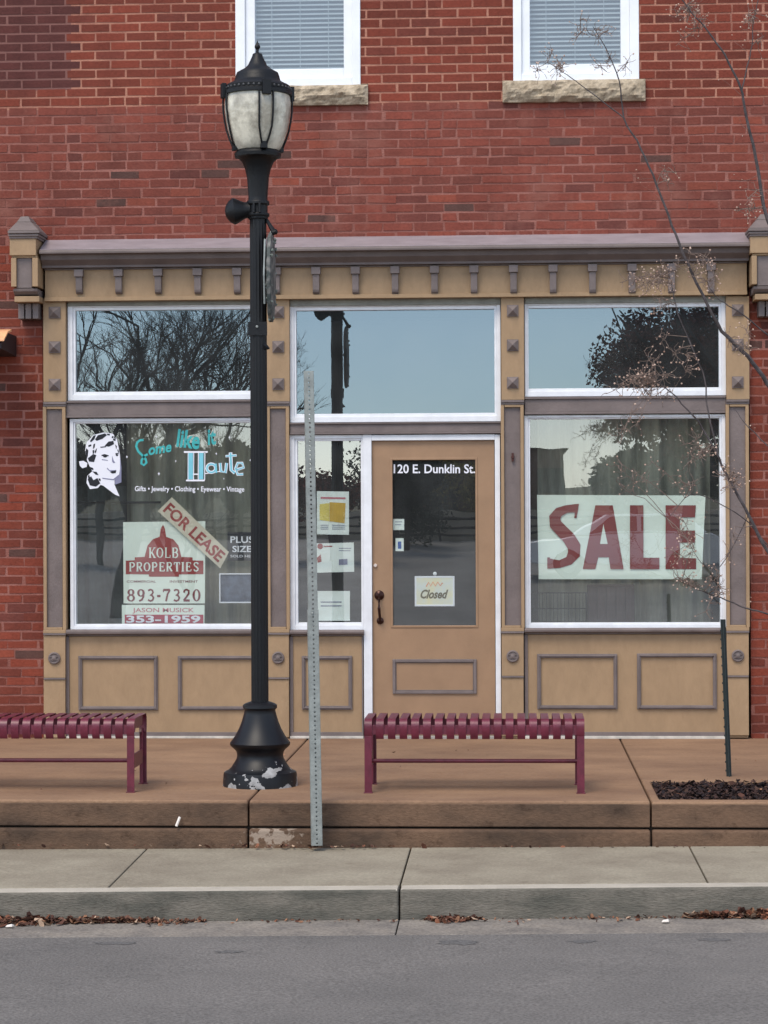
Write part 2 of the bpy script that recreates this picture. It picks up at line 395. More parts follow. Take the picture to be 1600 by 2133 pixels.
# frieze
fr = MB(); zf0 = Z(800, 613, -.085); zf1 = Z(800, 551, -.14) - .0005
fr.box(XC0+.01, XC1-.01, -.085, .0, zf0, zf1); fr.box(XC0+.01, XC1-.01, -.105, .0, Z(800,621,-.105), zf0-.0005)
fr.build('frieze', TAN, bld, .003)
MB().box(XC0+.01, XC1-.01, -.10, .0, Z(800,551,-.14)-.012, Z(800,551,-.14)-.0008).build('frieze_moulding', MAUVE, bld, .002)
for i in range(17):
    px = 165 + 82.25*i; y0 = Z(px, 612, -.11)
    b = MB(); X = at(px, 580, -.11)[0]; zt_ = zf1 - .013
    b.box(X-.033, X+.033, -.145, -.085, zt_-.052, zt_)
    b.extr([(-.085, zt_-.053), (-.13, zt_-.053), (-.125, y0+.03), (-.118, y0+.012), (-.10, y0), (-.085, y0)], X-.024, X+.024)
    b.build('frieze_bracket', MAUVE, bld, .003)
# end brackets
for k, dx in enumerate((0, 1543)):
    def P(px, py, Y): return at(px + dx, py - (5 if dx else 0), Y)
    def bx(m, x0, y0, x1, y1, Yf, Yb=0):
        a, _ = P(x0, (y0+y1)/2, Yf); b_, _ = P(x1, (y0+y1)/2, Yf); _, t = P(50, y0, Yf); _, u = P(50, y1, Yf)
        m.box(a, b_, Yf, Yb, u, t)
    e = MB(); Yf = -.27
    bx(e, 20, 497, 75, 532, Yf); bx(e, 23, 537, 34, 597, Yf+.01); bx(e, 67, 537, 79, 597, Yf+.01); bx(e, 30, 617, 82, 629, Yf+.05)
    bx(e, 24.5, 532, 77.5, 537, Yf+.02)
    root = e.build('end_bracket', TAN, bld, .004)
    g = MB(); bx(g, 17, 487, 80, 492, Yf-.02); bx(g, 19, 492, 78, 497, Yf-.01); bx(g, 16, 480, 82, 486, Yf-.03)
    # hipped cap
    a, zb = P(17, 480, Yf-.03); b_, _ = P(81, 480, Yf-.03); t0, zt_ = P(34, 462, Yf+.05); t1, _ = P(64, 462, Yf+.05)
    g.hexa([(a, Yf-.03, zb), (b_, Yf-.03, zb), (b_, 0, zb), (a, 0, zb), (t0, Yf+.06, zt_), (t1, Yf+.06, zt_), (t1, 0, zt_+.01), (t0, 0, zt_+.01)])
    u0, zu = P(42, 450, Yf+.08); u1, _ = P(58, 450, Yf+.08)
    g.hexa([(t0, Yf+.06, zt_+.0005), (t1, Yf+.06, zt_+.0005), (t1, 0, zt_+.0105), (t0, 0, zt_+.0105), (u0, Yf+.1, zu), (u1, Yf+.1, zu), (u1, 0, zu), (u0, 0, zu)])
    g.build('cap', MAUVE, root, .004)
    q = MB(); bx(q, 34.3, 537.5, 66.7, 600, Yf+.035)
    # curved underside
    a, _ = P(24, 600, Yf+.02); b_, _ = P(80, 600, Yf+.02); z1 = P(50, 600, Yf)[1]; z2 = P(50, 617, Yf+.05)[1]
    q.extr([(0, z1-.001), (Yf+.03, z1-.001), (Yf+.035, z1-.02), (Yf+.07, z2+.012), (Yf+.12, z2+.001), (0, z2+.001)], a+.01, b_-.01)
    # fluted corbel
    for s0 in (38, 53, 68):
        bx(q, s0, 632, s0+12, 664, -.13)
    bx(q, 38, 630, 80, 645, -.11)
    q.build('inset', MAUVE, root, .003)
# pilasters
def pil(x0, x1, dy):
    xm = (x0+x1)/2; p = MB()
    def b(a, c_, d, e_, Yf, m=p, Yb=0.03): 
        A, B, C_, D = rc(a, c_+dy, d, e_+dy, Yf); m.box(A, B, Yf, Yb, C_, D)
    b(x0, 621, x1, 836, YP); b(x0, 846, x0+7, 1311, YP); b(x1-7, 846, x1, 1311, YP); b(x0+7, 846, x1-7, 851, YP); b(x0+7, 1306, x1-7, 1311, YP)
    b(x0, 1311, x1, 1318, YP-.006); b(x0+1, 1322.5, x1-1, 1411, YP); b(x0+1, 1415, x1-1, 1536, YP); b(x0+2, 1536, x1-2, 1541, YP+.02)
    o = p.build('pilaster', TAN, bld, .003)
    q = MB(); b(x0+7, 851.3, x1-7, 1305.7, YP+.022, q); b(x0, 836.2, x1, 841, YP-.014, q); b(x0, 841.2, x1, 845.8, YP-.004, q)
    b(x0, 1318.2, x1, 1322.3, YP-.012, q); b(x0+1, 1411.2, x1-1, 1414.8, YP-.010, q)
    q.build('inset', MAUVE, o, .002)
    for py in (650, 722, 800):
        A, B, C_, D = rc(xm-12, py-12+dy, xm+12, py+12+dy, YP-.01); cx, cz = (A+B)/2, (C_+D)/2
        t = MB(); t.box(A, B, YP-.010, YP+.01, C_, D)
        t.hexa([(A+.004, YP-.0105, C_+.004), (B-.004, YP-.0105, C_+.004), (B-.004, YP-.0105, D-.004), (A+.004, YP-.0105, D-.004),
                (cx-.003, YP-.045, cz-.003), (cx+.003, YP-.045, cz-.003), (cx+.003, YP-.045, cz+.003), (cx-.003, YP-.045, cz+.003)][0:8])
        t.build('square_boss', MAUVE, o)
    cx, cz = at(xm, 1370+dy, YP)
    d = MB().lathe([(.045,0),(.045,.012),(.038,.018),(.034,.018),(.031,.012),(.018,.012),(.016,.02),(.004,.024)], (cx, YP, cz), 28, (0,-1,0))
    for s_ in (-1, 1): d.box(cx-.03, cx+.03, YP-.019, YP, cz+s_*.012-.003, cz+s_*.012+.003)
    d.build('medallion', MAUVE, o, smooth=False)
    return o
pil(90, 137, 1); pil(556, 603, 0); pil(1044, 1092, -3); pil(1513, 1561, -4)
# a keyhole-like dark knob on the third pilaster
kx, kz = at(1068, 952, YP-.0)
MB().lathe([(.010,-.02),(.012,.012),(.009,.02)], (kx, YP+.01, kz), 12, (0,-1,0)).box(kx-.008, kx+.008, YP-.004, YP+.02, kz-.03, kz+.03).build('pilaster_hook', mat('rusty_iron', S(70,38,34), .7), bld)

# bays: frames
def win(name, o4, g4, Yf=-.02, Yg=.018, mt=WHITE2, gm=GL_D, step=.35, tilt=0):
    X0, X1, Z0, Z1 = rc(*o4, Yf); a, b, c_, d = rc(*g4, Yf); m = MB()
    l, r_, bo, to = a-X0, X1-b, c_-Z0, Z1-d; k = step
    m.ring(X0, X1, Z0, Z1, l*(1-k), r_*(1-k), bo*(1-k), to*(1-k), Yf, .06)
    m.ring(X0+l*(1-k), X1-r_*(1-k), Z0+bo*(1-k), Z1-to*(1-k), l*k, r_*k, bo*k, to*k, Yf+.012, .06)
    f = m.build(name, mt, bld, .0025)
    p = MB().poly([(a-.003,Yg,c_-.003),(b+.003,Yg,c_-.003),(b+.003,Yg+tilt*(d-c_),d+.003),(a-.003,Yg+tilt*(d-c_),d+.003)]).build('pane', gm, f)
    return f, (a, b, c_, d)
tL, _ = win('transom_window', (141, 627, 556, 833), (157, 645, 543, 815), gm=GL_T)
tC, _ = win('transom_window', (604, 625, 1043, 879), (617, 645, 1030, 861), gm=GL_T, tilt=.0062)
tR, _ = win('transom_window', (1093, 622, 1512, 825), (1101, 640, 1498, 808), gm=GL_T)
dL, gL = win('display_window', (146, 871, 556, 1311), (157, 881, 543, 1300))
dR, gR = win('display_window', (1093, 864, 1512, 1308), (1105, 872, 1500, 1297))
sL, gS = win('sidelight_window', (604, 906, 757, 1312), (620, 918, 752, 1297), gm=GL_S)
# greenish grey head trims over the transoms
HEAD = mat('greenish_grey_head_trim', S(140,140,130), .6, .12, 8, col2=S(120,118,110))
for a in ((141, 623, 556, 636), (604, 622, 1043, 636), (1093, 618, 1512, 631)):
    A, B, C_, D = rc(*a, -.035); MB().box(A, B, -.035, .0, C_, D).build('head_trim', HEAD, bld, .003)
# rails
def rail(a, Yf=-.04, name='rail', m=MAUVE):
    A, B, C_, D = rc(*a, Yf); h = D-C_; q = MB()
    q.box(A, B, Yf, .03, C_+h*.14, D-h*.12); q.box(A, B, Yf-.014, .03, D-h*.12+.0005, D); q.box(A, B, Yf-.008, .03, C_, C_+h*.14-.0005)
    q.build(name, m, bld, .002)
rail((138, 834, 556, 869)); rail((604, 880, 1043, 904)); rail((1093, 826, 1512, 862))
# sills over bulkheads
for a in ((138, 1311, 556, 1325), (604, 1312, 758, 1325), (1093, 1308, 1512, 1321)):
    A, B, C_, D = rc(*a, -.055); q = MB()
    q.extr([(-.035, C_), (-.035, C_+.012), (-.075, C_+.018), (-.078, D-.012), (-.06, D-.001), (.03, D-.001), (.03, C_)], A, B)
    q.build('sill', MAUVE, bld, .002)
# bulkheads
def bulk(a, panels, side=None):
    A, B, C_, D = rc(*a, -.02); o = MB().box(A, B, -.02, .03, C_, D).build('bulkhead', TAN, bld, .002)
    for p in panels:
        X0, X1, Z0, Z1 = rc(*p, -.02)
        m = MB().ring(X0, X1, Z0, Z1, .028, .028, .028, .028, -.036, -.019).ring(X0+.009, X1-.009, Z0+.009, Z1-.009, .010, .010, .010, .010, -.044, -.0355)
        m.build('panel_moulding', MAUVE, o, .003)
    X0, X1, Z0, Z1 = A, B, C_, D
    t = MB().box(X0, X0+.024, -.032, -.0195, Z0+.03, Z1); t.box(X1-.01, X1, -.032, -.0195, Z0+.03, Z1); t.box(X0, X1, -.034, -.0195, Z0, Z0+.029)
    t.build('edge_trim', MAUVE, o, .002)
bulk((138, 1325.5, 556, 1533), [(164, 1366, 329, 1479), (371, 1366, 536, 1479)])
bulk((604, 1325.5, 757, 1533), [(629, 1366, 734, 1478)])
bulk((1093, 1321.5, 1512, 1533), [(1119, 1362, 1286, 1477), (1327, 1361, 1493, 1477)])
A, B, _, _ = rc(138, 1533, 556, 1541, -.05); BASEM = mat('dirty_white_base', S(190,184,174), .7, .2, 12)
for a in ((138, 1533.5, 556, 1541), (604, 1533.5, 757, 1541), (1093, 1533.5, 1512, 1541)):
    A, B, C_, D = rc(*a, -.05); MB().box(A, B, -.05, .03, 0.0, D).build('base_strip', BASEM, bld, .002)
# door bay
j = MB()
A, B, C_, D = rc(757.5, 905, 775, 1541, -.028); j.box(A, B, -.028, .06, 0, D)
A2, B2, _, D2 = rc(1032, 905, 1043, 1541, -.028); j.box(A2, B2, -.028, .06, 0, D2)
_, _, C3, D3 = rc(775, 905, 1032, 917, -.028); j.box(B+.0003, A2-.0003, -.028, .06, C3, D3)
j.build('door_frame', WHITE2, bld, .003)
X0, X1, _, Z1 = rc(776, 918, 1031, 1541, .0); a, b, c_, d = rc(817, 957, 992, 1304, 0)
dm = MB()
dm.box(X0, a, 0, .045, .02, Z1); dm.box(b, X1, 0, .045, .02, Z1); dm.box(a, b, 0, .045, .02, c_); dm.box(a, b, 0, .045, d, Z1)
door = dm.build('door', DOORP, bld)
MB().ring(a-.012, b+.012, c_-.012, d+.012, .016, .016, .016, .016, -.006, .03).build('glazing_bead', DOORP, door, .003)
MB().poly([(a-.001,.02,c_-.001),(b+.001,.02,c_-.001),(b+.001,.02,d+.001),(a-.001,.02,d+.001)]).build('pane', GL_O, door)
p4 = rc(818, 1373, 993, 1445, 0)
MB().ring(*p4, .022, .022, .022, .022, -.014, .001).ring(p4[0]+.022, p4[1]-.022, p4[2]+.022, p4[3]-.022, .006, .006, .006, .006, -.006, .001).build('panel_moulding', MAUVE, door, .003)
hx, hz = at(790, 1240, -.01); hx2, hz2 = at(792, 1293, -.01)
h = MB().lathe([(.034,0),(.036,.006),(.030,.012),(.012,.018),(.012,.03)], (hx, 0, hz), 20, (0,-1,0)).lathe([(.026,0),(.026,.008),(.01,.014)], (hx2, 0, hz2), 20, (0,-1,0))
h.tube([(hx, -.012, hz-.01), (hx, -.045, hz-.03), (hx+.001, -.055, (hz+hz2)/2), (hx2, -.045, hz2+.02), (hx2, -.012, hz2)], [.009,.01,.011,.01,.009], 10)
h.build('handle', mat('oil_rubbed_bronze', S(58,34,28), .3, .2, 20, metal=.6), door, smooth=True)
kx, kz = at(782, 1178, -.01)
MB().lathe([(.013,0),(.014,.008),(.010,.014)], (kx, 0, kz), 16, (0,-1,0)).build('deadbolt', mat('nickel', S(230,215,205), .25, .05, metal=.5), door, smooth=True)
MB().box(X0-.01, X1+.01, -.06, .06, -.01, .018).build('threshold', mat('aluminium_threshold', S(150,145,138), .5), bld, .003)

# ------------------------------------------------------------------ lettering helpers
class Ink:
    """flat figures drawn on a plane Y: polygons given in photo pixels, each a hair in front of the last"""
    def __init__(s, Y, step=.00025, th=.0006): s.Y = Y; s.k = 0; s.m = MB(); s.step = step; s.th = th
    def P(s, p): return at(p[0], p[1], s.Y)
    def poly(s, pts, layer=0):
        s.k += 1; y = s.Y - layer*.0012 - (s.k % 5)*s.step*.3
        s.m.prism([s.P(p) for p in pts], y - s.th, y); return s
    def stroke(s, pts, w, layer=0, closed=False):
        # mitred ribbon
        P = [Vector(p) for p in pts]; n = len(P)
        if not hasattr(w, '__len__'): w = [w]*n
        L = []; Rr = []
        for i in range(n):
            if closed: t = P[(i+1) % n] - P[i-1]
            else: t = P[min(i+1, n-1)] - P[max(i-1, 0)]
            if t.length < 1e-6: t = Vector((1,0))
            t.normalize(); q = Vector((-t.y, t.x)) * w[i]/2
            L.append(P[i]+q); Rr.append(P[i]-q)
        s.k += 1; y = s.Y - layer*.0012 - (s.k % 5)*s.step*.3
        m = s.m; n0 = len(m.v)
        for a, b in zip(L, Rr):
            xa, za = s.P(a); xb, zb = s.P(b)
            m.v += [(xa, y-s.th, za), (xb, y-s.th, zb), (xa, y, za), (xb, y, zb)]
        rng = range(n if closed else n-1)
        for i in rng:
            a = n0 + 4*i; b = n0 + 4*((i+1) % n)
            m.f.append((a, a+1, b+1, b)); m.m.append(0)
        return s
    def build(s, name, mt, parent): return s.m.build(name, mt, parent)
def arc(cx, cy, rx, ry, a0, a1, n=10):
    return [(cx + rx*math.cos(R(a0 + (a1-a0)*i/n)), cy + ry*math.sin(R(a0 + (a1-a0)*i/n))) for i in range(n+1)]
def text(s, x0, y0, x1, y1, Y, name, mt, parent, bold=0, ang=0, shear=0, th=.0006):
    """built-in face, fitted to the photo rectangle, as a mesh standing on plane Y"""
    cu = bpy.data.curves.new(name, 'FONT'); cu.body = s; cu.offset = bold; cu.shear = shear; cu.resolution_u = 3
    ob = bpy.data.objects.new(name, cu); COL.objects.link(ob)
    dg = bpy.context.evaluated_depsgraph_get(); dg.update()
    me = bpy.data.meshes.new_from_object(ob.evaluated_get(dg)); bpy.data.objects.remove(ob)
    xs = [v.co.x for v in me.vertices]; ys = [v.co.y for v in me.vertices]
    bx0, bx1, by0, by1 = min(xs), max(xs), min(ys), max(ys)
    cx, cy = (x0+x1)/2, (y0+y1)/2; ca_, sa = math.cos(R(ang)), math.sin(R(ang))
    for v in me.vertices:
        u = (v.co.x-bx0)/(bx1-bx0)*(x1-x0) + x0 - cx; t = (1-(v.co.y-by0)/(by1-by0))*(y1-y0) + y0 - cy
        X, Zz = at(cx + u*ca_ - t*sa, cy + u*sa + t*ca_, Y); v.co = (X, Y, Zz)
    me.materials.clear(); me.materials.append(mt); me.name = name
    o = bpy.data.objects.new(name, me); COL.objects.link(o); put(o, parent); return o
# serif capitals and old figures as strokes in a unit box: (thick?, points)
def E_(cx, cy, rx, ry, a0=0, a1=360): return arc(cx, cy, rx, ry, a0, a1, 16)
SER = {
 'K': [(1,[(.2,0),(.2,1)]),(0,[(.85,0),(.28,.6)]),(1,[(.42,.45),(.88,1)]),('s',.2,0),('s',.2,1),('s',.84,0),('s',.86,1)],
 'O': [('o',.5,.5,.4,.46)],
 'L': [(1,[(.25,0),(.25,1)]),(0,[(.2,.97),(.85,.97)]),(0,[(.85,.97),(.87,.72)]),('s',.25,0)],
 'B': [(1,[(.2,0),(.2,1)]),(0,[(.2,.03),(.5,.03)]),(2,E_(.5,.25,.27,.22,-90,90)),(0,[(.2,.48),(.5,.48)]),(2,E_(.5,.73,.32,.25,-90,90)),(0,[(.2,.97),(.5,.97)])],
 'P': [(1,[(.25,0),(.25,1)]),(0,[(.2,.03),(.5,.03)]),(2,E_(.5,.28,.33,.25,-90,90)),(0,[(.25,.53),(.5,.53)]),('s',.25,1)],
 'R': [(1,[(.2,0),(.2,1)]),(0,[(.2,.03),(.48,.03)]),(2,E_(.48,.26,.3,.23,-90,90)),(0,[(.2,.5),(.48,.5)]),(1,[(.45,.5),(.85,1)]),('s',.2,1)],
 'E': [(1,[(.25,0),(.25,1)]),(0,[(.2,.03),(.8,.03)]),(0,[(.25,.48),(.65,.48)]),(0,[(.2,.97),(.85,.97)]),(0,[(.8,.03),(.8,.2)]),(0,[(.85,.97),(.86,.76)]),(0,[(.65,.36),(.65,.6)])],
 'T': [(1,[(.5,0),(.5,1)]),(0,[(.08,.03),(.92,.03)]),(0,[(.1,.03),(.08,.25)]),(0,[(.9,.03),(.92,.25)]),('s',.5,1)],
 'I': [(1,[(.5,0),(.5,1)]),('s',.5,0),('s',.5,1)],
 'S': [(2,[(.78,.22),(.72,.07),(.5,.03),(.28,.08),(.2,.24),(.32,.4),(.6,.54),(.78,.68),(.76,.86),(.55,.97),(.3,.94),(.18,.78)])],
 '8': [('o',.5,.25,.27,.22),('o',.5,.73,.33,.24)],
 '9': [('o',.5,.3,.3,.27),(2,[(.8,.35),(.76,.65),(.6,.88),(.3,.97)])],
 '3': [(2,[(.2,.12),(.42,.02),(.68,.08),(.74,.27),(.6,.44),(.42,.47),(.64,.52),(.8,.7),(.7,.9),(.45,.98),(.18,.88)])],
 '7': [(1,[(.12,.05),(.86,.05)]),(2,[(.85,.05),(.58,.42),(.42,1)]),(0,[(.13,.03),(.13,.24)])],
 '2': [(2,[(.2,.28),(.26,.08),(.5,.02),(.74,.12),(.74,.35),(.5,.62),(.18,.92)]),(1,[(.15,.93),(.85,.93)])],
 '0': [('o',.5,.5,.33,.47)],
 '-': [(1,[(.15,.56),(.85,.56)])],
 'SP': []}
def serif(ink, s, x0, y0, x1, y1, gap=.12, thick=.2, thin=.08, layer=0):
    wd = {'I': .5, '-': .55}; tot = sum(wd.get(c, 1) for c in s) + gap*(len(s)-1); u = (x1-x0)/tot; x = x0; H = y1-y0
    for c in s:
        cw = wd.get(c, 1)*u
        f = lambda p: (x + p[0]*cw, y0 + p[1]*H)
        for st in SER[c]:
            if st[0] == 's': ink.stroke([f((st[1]-.17, abs(st[2]-.02))), f((st[1]+.17, abs(st[2]-.02)))] if c not in 'I' else [f((.1, abs(st[2]-.02))), f((.9, abs(st[2]-.02)))], thin*u*.9, layer)
            elif st[0] == 'o':
                pts = E_(st[1], st[2], st[3], st[4])[:-1]
                ws_ = [thin*u + (thick-thin)*u*abs(math.cos(2*math.pi*i/16))**1.5 for i in range(16)]
                ink.stroke([f(p) for p in pts], ws_, layer, True)
            else:
                k = {1: thick, 0: thin, 2: thick*.8}[st[0]]; ink.stroke([f(p) for p in st[1]], k*u, layer)
        x += cw + gap*u

LW = mat('white_vinyl_lettering', S(225,225,232), .5, .02); TEAL = mat('teal_vinyl_lettering', S(58,160,160), .5, .08)
TEAL2 = mat('pale_teal_vinyl_lettering', S(118,190,205), .5, .05)
INKB = mat('black_vinyl', S(22,22,30), .5, .02); INKG = mat('grey_vinyl', S(125,125,150), .5, .02)
REDP = mat('red_print', S(150,48,44), .6, .06); MARO = mat('maroon_print', S(120,42,48), .6, .06); PINK = mat('faded_pink_print', S(196,120,130), .6, .05)
CARD = mat('pale_printed_board', S(226,234,224), .6, .04, 5); PAPER = mat('white_paper', S(230,236,232), .7, .04, 9)

# ---- shop lettering + portrait on the left display window (on the glass)
YG = .0165
def zz5(x, y): return (160 + x/4.324, 880 + y/4.324)
def _thick(ink, k):
    f0 = ink.stroke
    ink.stroke = lambda pts, w, layer=0, closed=False: f0(pts, w*k, layer, closed)
    return ink
it = _thick(Ink(YG), 1.15); W5 = lambda pts: [zz5(*p) for p in pts]
it.stroke(W5([(602,158),(570,160),(545,180),(536,215),(552,258),(590,296),(620,330),(628,362),(605,385),(582,370),(584,340),(610,300),(640,286)]), 4.2)
it.build('shop_lettering', TEAL, dL)
text('ome', 309, 929, 358, 945, YG, 'shop_lettering', TEAL, dL, .03, -9, .3)
text('like', 369, 896, 417, 934, YG, 'shop_lettering', TEAL, dL, .03, 7, 0)
text('it', 432, 894, 450, 927, YG, 'shop_lettering', TEAL, dL, .03, -4, .1)
iw = Ink(YG-.0002)
for a in (((965,266),(1180,266)), ((985,522),(1152,522))): iw.stroke(W5(a), 3.6)
for xx in (1000, 1050, 1092, 1150): iw.stroke(W5([(xx+4,266),(xx+2,520)]), 1.7)
iw.stroke(W5([(1045,466),(1095,466)]), 2.6)
for (x, y, r) in ((715,128,9),(452,310,10),(892,348,8),(740,462,12),(1257,282,9),(1378,135,10),(1325,507,7),(1562,340,8)):
    iw.poly(W5([(x-r*.5,y),(x,y-r*1.5),(x+r*.5,y),(x,y+r*1.5)]), 0); iw.poly(W5([(x-r,y),(x,y-r*.5),(x+r,y),(x,y+r*.5)]), 1)
iw.stroke(W5(arc(1212,412,40,38,0,350,12)), 6.6); iw.stroke(W5([(1150,462),(1560-20,470)][0:1]+[(1290,440)]), 2)
iw.stroke(W5([(1292,365),(1298,440),(1340,450),(1350,365)]), 6.6); iw.stroke(W5([(1385,270),(1392,430),(1425,455)]), 7.4); iw.stroke(W5([(1340,304),(1440,296)]), 5)
iw.stroke(W5([(1440,425),(1505,405),(1490,365),(1450,365),(1430,415),(1450,470),(1500,465)]), 6)
iw.build('shop_lettering', LW, dL)
i2 = Ink(YG-.0018)
i2.stroke(W5([(1026,275),(1026,512)]), 9.5); i2.stroke(W5([(1122,275),(1120,512)]), 9)
i2.stroke(W5(arc(1212,412,40,38,0,350,12)), 3.4); i2.stroke(W5([(1252,370),(1258,455)]), 3.6)
i2.stroke(W5([(1292,365),(1298,440),(1340,450),(1350,365)]), 3.4); i2.stroke(W5([(1385,275),(1392,430),(1425,455)]), 4); i2.stroke(W5([(1344,304),(1436,296)]), 2.4)
i2.stroke(W5([(1440,425),(1505,405),(1490,365),(1450,365),(1430,415),(1450,470),(1500,465)]), 2.8)
i2.build('shop_lettering', TEAL2, dL)
text('Gifts • Jewelry • Clothing • Eyewear • Vintage', 281, 1013, 509, 1027, YG, 'shop_lettering', LW, dL, .012, .3)
ie = Ink(YG)
ie.poly(W5([(90,180),(150,112),(240,90),(325,100),(362,150),(378,230),(390,300),(390,420),(378,490),(345,512),(340,560),(385,665),(345,650),(240,570),(215,562),(190,590),(120,600),(88,545),(95,480),(140,440),(112,385),(92,340),(75,250)]))
ie.poly(W5([(20,350),(60,345),(95,365),(90,400),(50,412),(28,390)]))
em = ie.build('portrait_emblem', LW, dL)
ib = Ink(YG-.0016)
for p in ([(165,152),(190,115),(255,98),(272,115),(230,148),(180,166)], [(250,212),(286,172),(330,165),(336,195),(290,218)],
          [(100,322),(148,284),(176,294),(156,356),(110,352)], [(98,510),(130,484),(150,520),(186,500),(212,548),(172,578),(118,566)],
          [(345,198),(362,214),(356,242)], [(140,440),(180,445),(196,474),(170,470)], [(104,205),(130,196),(132,212),(106,222)], [(318,122),(332,124),(330,142),(314,138)],
          [(212,218),(262,214),(264,222),(214,228)], [(226,300),(256,294),(284,304),(256,310)], [(350,284),(376,288),(370,302),(352,300)], [(300,446),(322,436),(356,432),(350,456),(318,460)], [(100,480),(112,470),(120,500),(104,510)], [(150,120),(172,112),(160,150),(128,178),(118,168)], [(86,232),(104,250),(100,300),(90,330),(78,262)], [(270,100),(300,104),(296,118),(274,114)], [(182,230),(176,262),(166,280),(160,262)], [(196,500),(214,508),(214,530),(200,520)], [(338,116),(352,140),(348,160),(336,138)], [(372,236),(380,262),(376,280),(366,250)]):
    ib.poly(W5(p))
ib.build('portrait_emblem', INKB, dL)
ig = Ink(YG-.0016)
for p in ([(276,408),(296,430),(356,428),(352,436),(300,442),(270,416)], [(318,300),(334,345),(348,362),(330,366),(318,350)], [(378,470),(330,510),(230,498),(232,506),(330,520),(384,486)],
          [(390,300),(402,400),(402,540),(345,560),(342,515),(378,492),(391,420)], [(226,330),(280,338),(280,344),(228,338)]):
    ig.poly(W5(p))
ig.build('portrait_emblem', INKG, dL)
ih = Ink(YG-.0016)
for p in ([(222,292),(250,284),(288,296),(288,303),(250,294),(224,302)], [(348,276),(376,274),(378,282),(350,286)], [(238,304),(268,300),(272,310),(256,316),(240,312)], [(354,292),(370,290),(372,300),(358,303)],
          [(196,120),(232,126),(206,142),(186,146)], [(330,142),(352,158),(346,168),(326,160)], [(150,196),(166,190),(160,226),(146,240)], [(142,252),(158,246),(156,276),(144,284)], [(120,400),(148,410),(150,430),(124,420)], [(340,515),(346,520),(348,560),(342,556)]):
    ih.poly(W5(p))
ih.build('portrait_emblem', INKB, dL)
# address on the door glass
text('120 E. Dunklin St.', 820, 967, 990, 986, .0185, 'address_lettering', LW, door, .018)

# ------------------------------------------------------------------ signs inside the windows
def z4(x, y): return (120 + x/3.2, 860 + y/3.2)
Y4 = .10
def board(px4, Y, th=.004):
    P = [at(p[0], p[1], Y) for p in px4]; return MB().prism(P, Y, Y + th)
xk, zk = at(342, 1265, Y4)
ls = thing('lease_sign', 'pale realty sign with red dome emblem and phone number, lower left of the left window', 'sign', (xk, Y4, zk))
board([z4(437,728), z4(985,722), z4(982,1270), z4(440,1270)], Y4).build('board', CARD, ls)
ik = Ink(Y4-.001)
ik.poly([z4(*p) for p in [(703,745),(716,772),(724,826),(770,842),(806,884),(826,960),(900,963),(900,983),(972,985),(972,1075),(810,1077),(808,1092),(610,1092),(608,1077),(455,1075),(455,985),(515,983),(515,963),(580,960),(600,884),(636,842),(680,826),(688,772)]])
ik.build('emblem', REDP, ls)
il = Ink(Y4-.0035); serif(il, 'KOLB', *z4(608,898), *z4(808,966), thick=.22, thin=.1); serif(il, 'PROPERTIES', *z4(474,996), *z4(946,1056), thick=.24, thin=.12)
il.build('lettering', CARD, ls)
im = Ink(Y4-.001); serif(im, '893-7320', *z4(460,1176), *z4(956,1256), thick=.26, thin=.12); im.build('lettering', MARO, ls)
text('COMMERCIAL', *z4(462,1116), *z4(655,1132), Y4-.001, 'lettering', MARO, ls, .01); text('INVESTMENT', *z4(748,1116), *z4(935,1132), Y4-.001, 'lettering', MARO, ls, .01)
xk, zk = at(340, 1300, Y4)
rs = thing('agent_sign', 'narrow pale board with red number strip under the realty sign, at the window sill', 'sign', (xk, Y4, zk))
board([z4(428,1280), z4(980,1280), z4(978,1440), z4(430,1440)], Y4+.002).build('board', CARD, rs)
text('JASON MUSICK', *z4(500,1300), *z4(910,1338), Y4+.001, 'lettering', PINK, rs, .012)
ix = Ink(Y4+.001); ix.poly([z4(448,1345), z4(972,1345), z4(972,1404), z4(448,1404)]); ix.build('number_strip', mat('crimson_strip', S(166,58,78), .6), rs)
text('353-1959', *z4(458,1350), *z4(952,1400), Y4-.0015, 'lettering', LW, rs, .03)
xk, zk = at(405, 1180, Y4)
fl = thing('for_lease_sign', 'tilted cream FOR LEASE strip with red capitals above the realty sign', 'sign', (xk, Y4-.02, zk))
Yf = Y4-.02
board([z4(762,562), z4(1142,928), z4(1085,1037), z4(668,655)], Yf).build('board', mat('cream_board', S(206,196,176), .6, .05), fl)
text('FOR LEASE', *(lambda c: (c[0]-79, c[1]-12.5, c[0]+79, c[1]+12.5))(z4(911,797)), Yf-.001, 'lettering', REDP, fl, .03, 43.0)
# plus sizes placard
xk, zk = at(505, 1165, .09)
ps = thing('size_placard', 'small black placard reading PLUS SIZES partly behind the lamp pole', 'sign', (xk, .09, zk))
board([(474,1108), (552,1108), (552,1168), (474,1168)], .09).build('board', INKB, ps)
text('PLUS', 480, 1117, 528, 1131, .0888, 'lettering', LW, ps, .02); text('SIZES', 484, 1137, 534, 1150, .0888, 'lettering', LW, ps, .02)
text('SOLD HERE', 480, 1156, 534, 1161, .0888, 'lettering', LW, ps, .01)
# framed print
xk, zk = at(490, 1256, .1)
fp = thing('framed_print', 'thin white frame round a blue grey print, low in the left window by the lamp', 'picture frame', (xk, .1, zk))
a, b, c_, d = rc(457, 1194, 548, 1256, .1)
MB().ring(a, b, c_, d, .009, .009, .009, .009, .09, .11).build('frame', LW, fp)
MB().box(a+.009, b-.009, .1, .104, c_+.009, d-.009).build('print', mat('blue_grey_print', S(96,104,124), .4, .3, 14, col2=S(60,62,76)), fp)
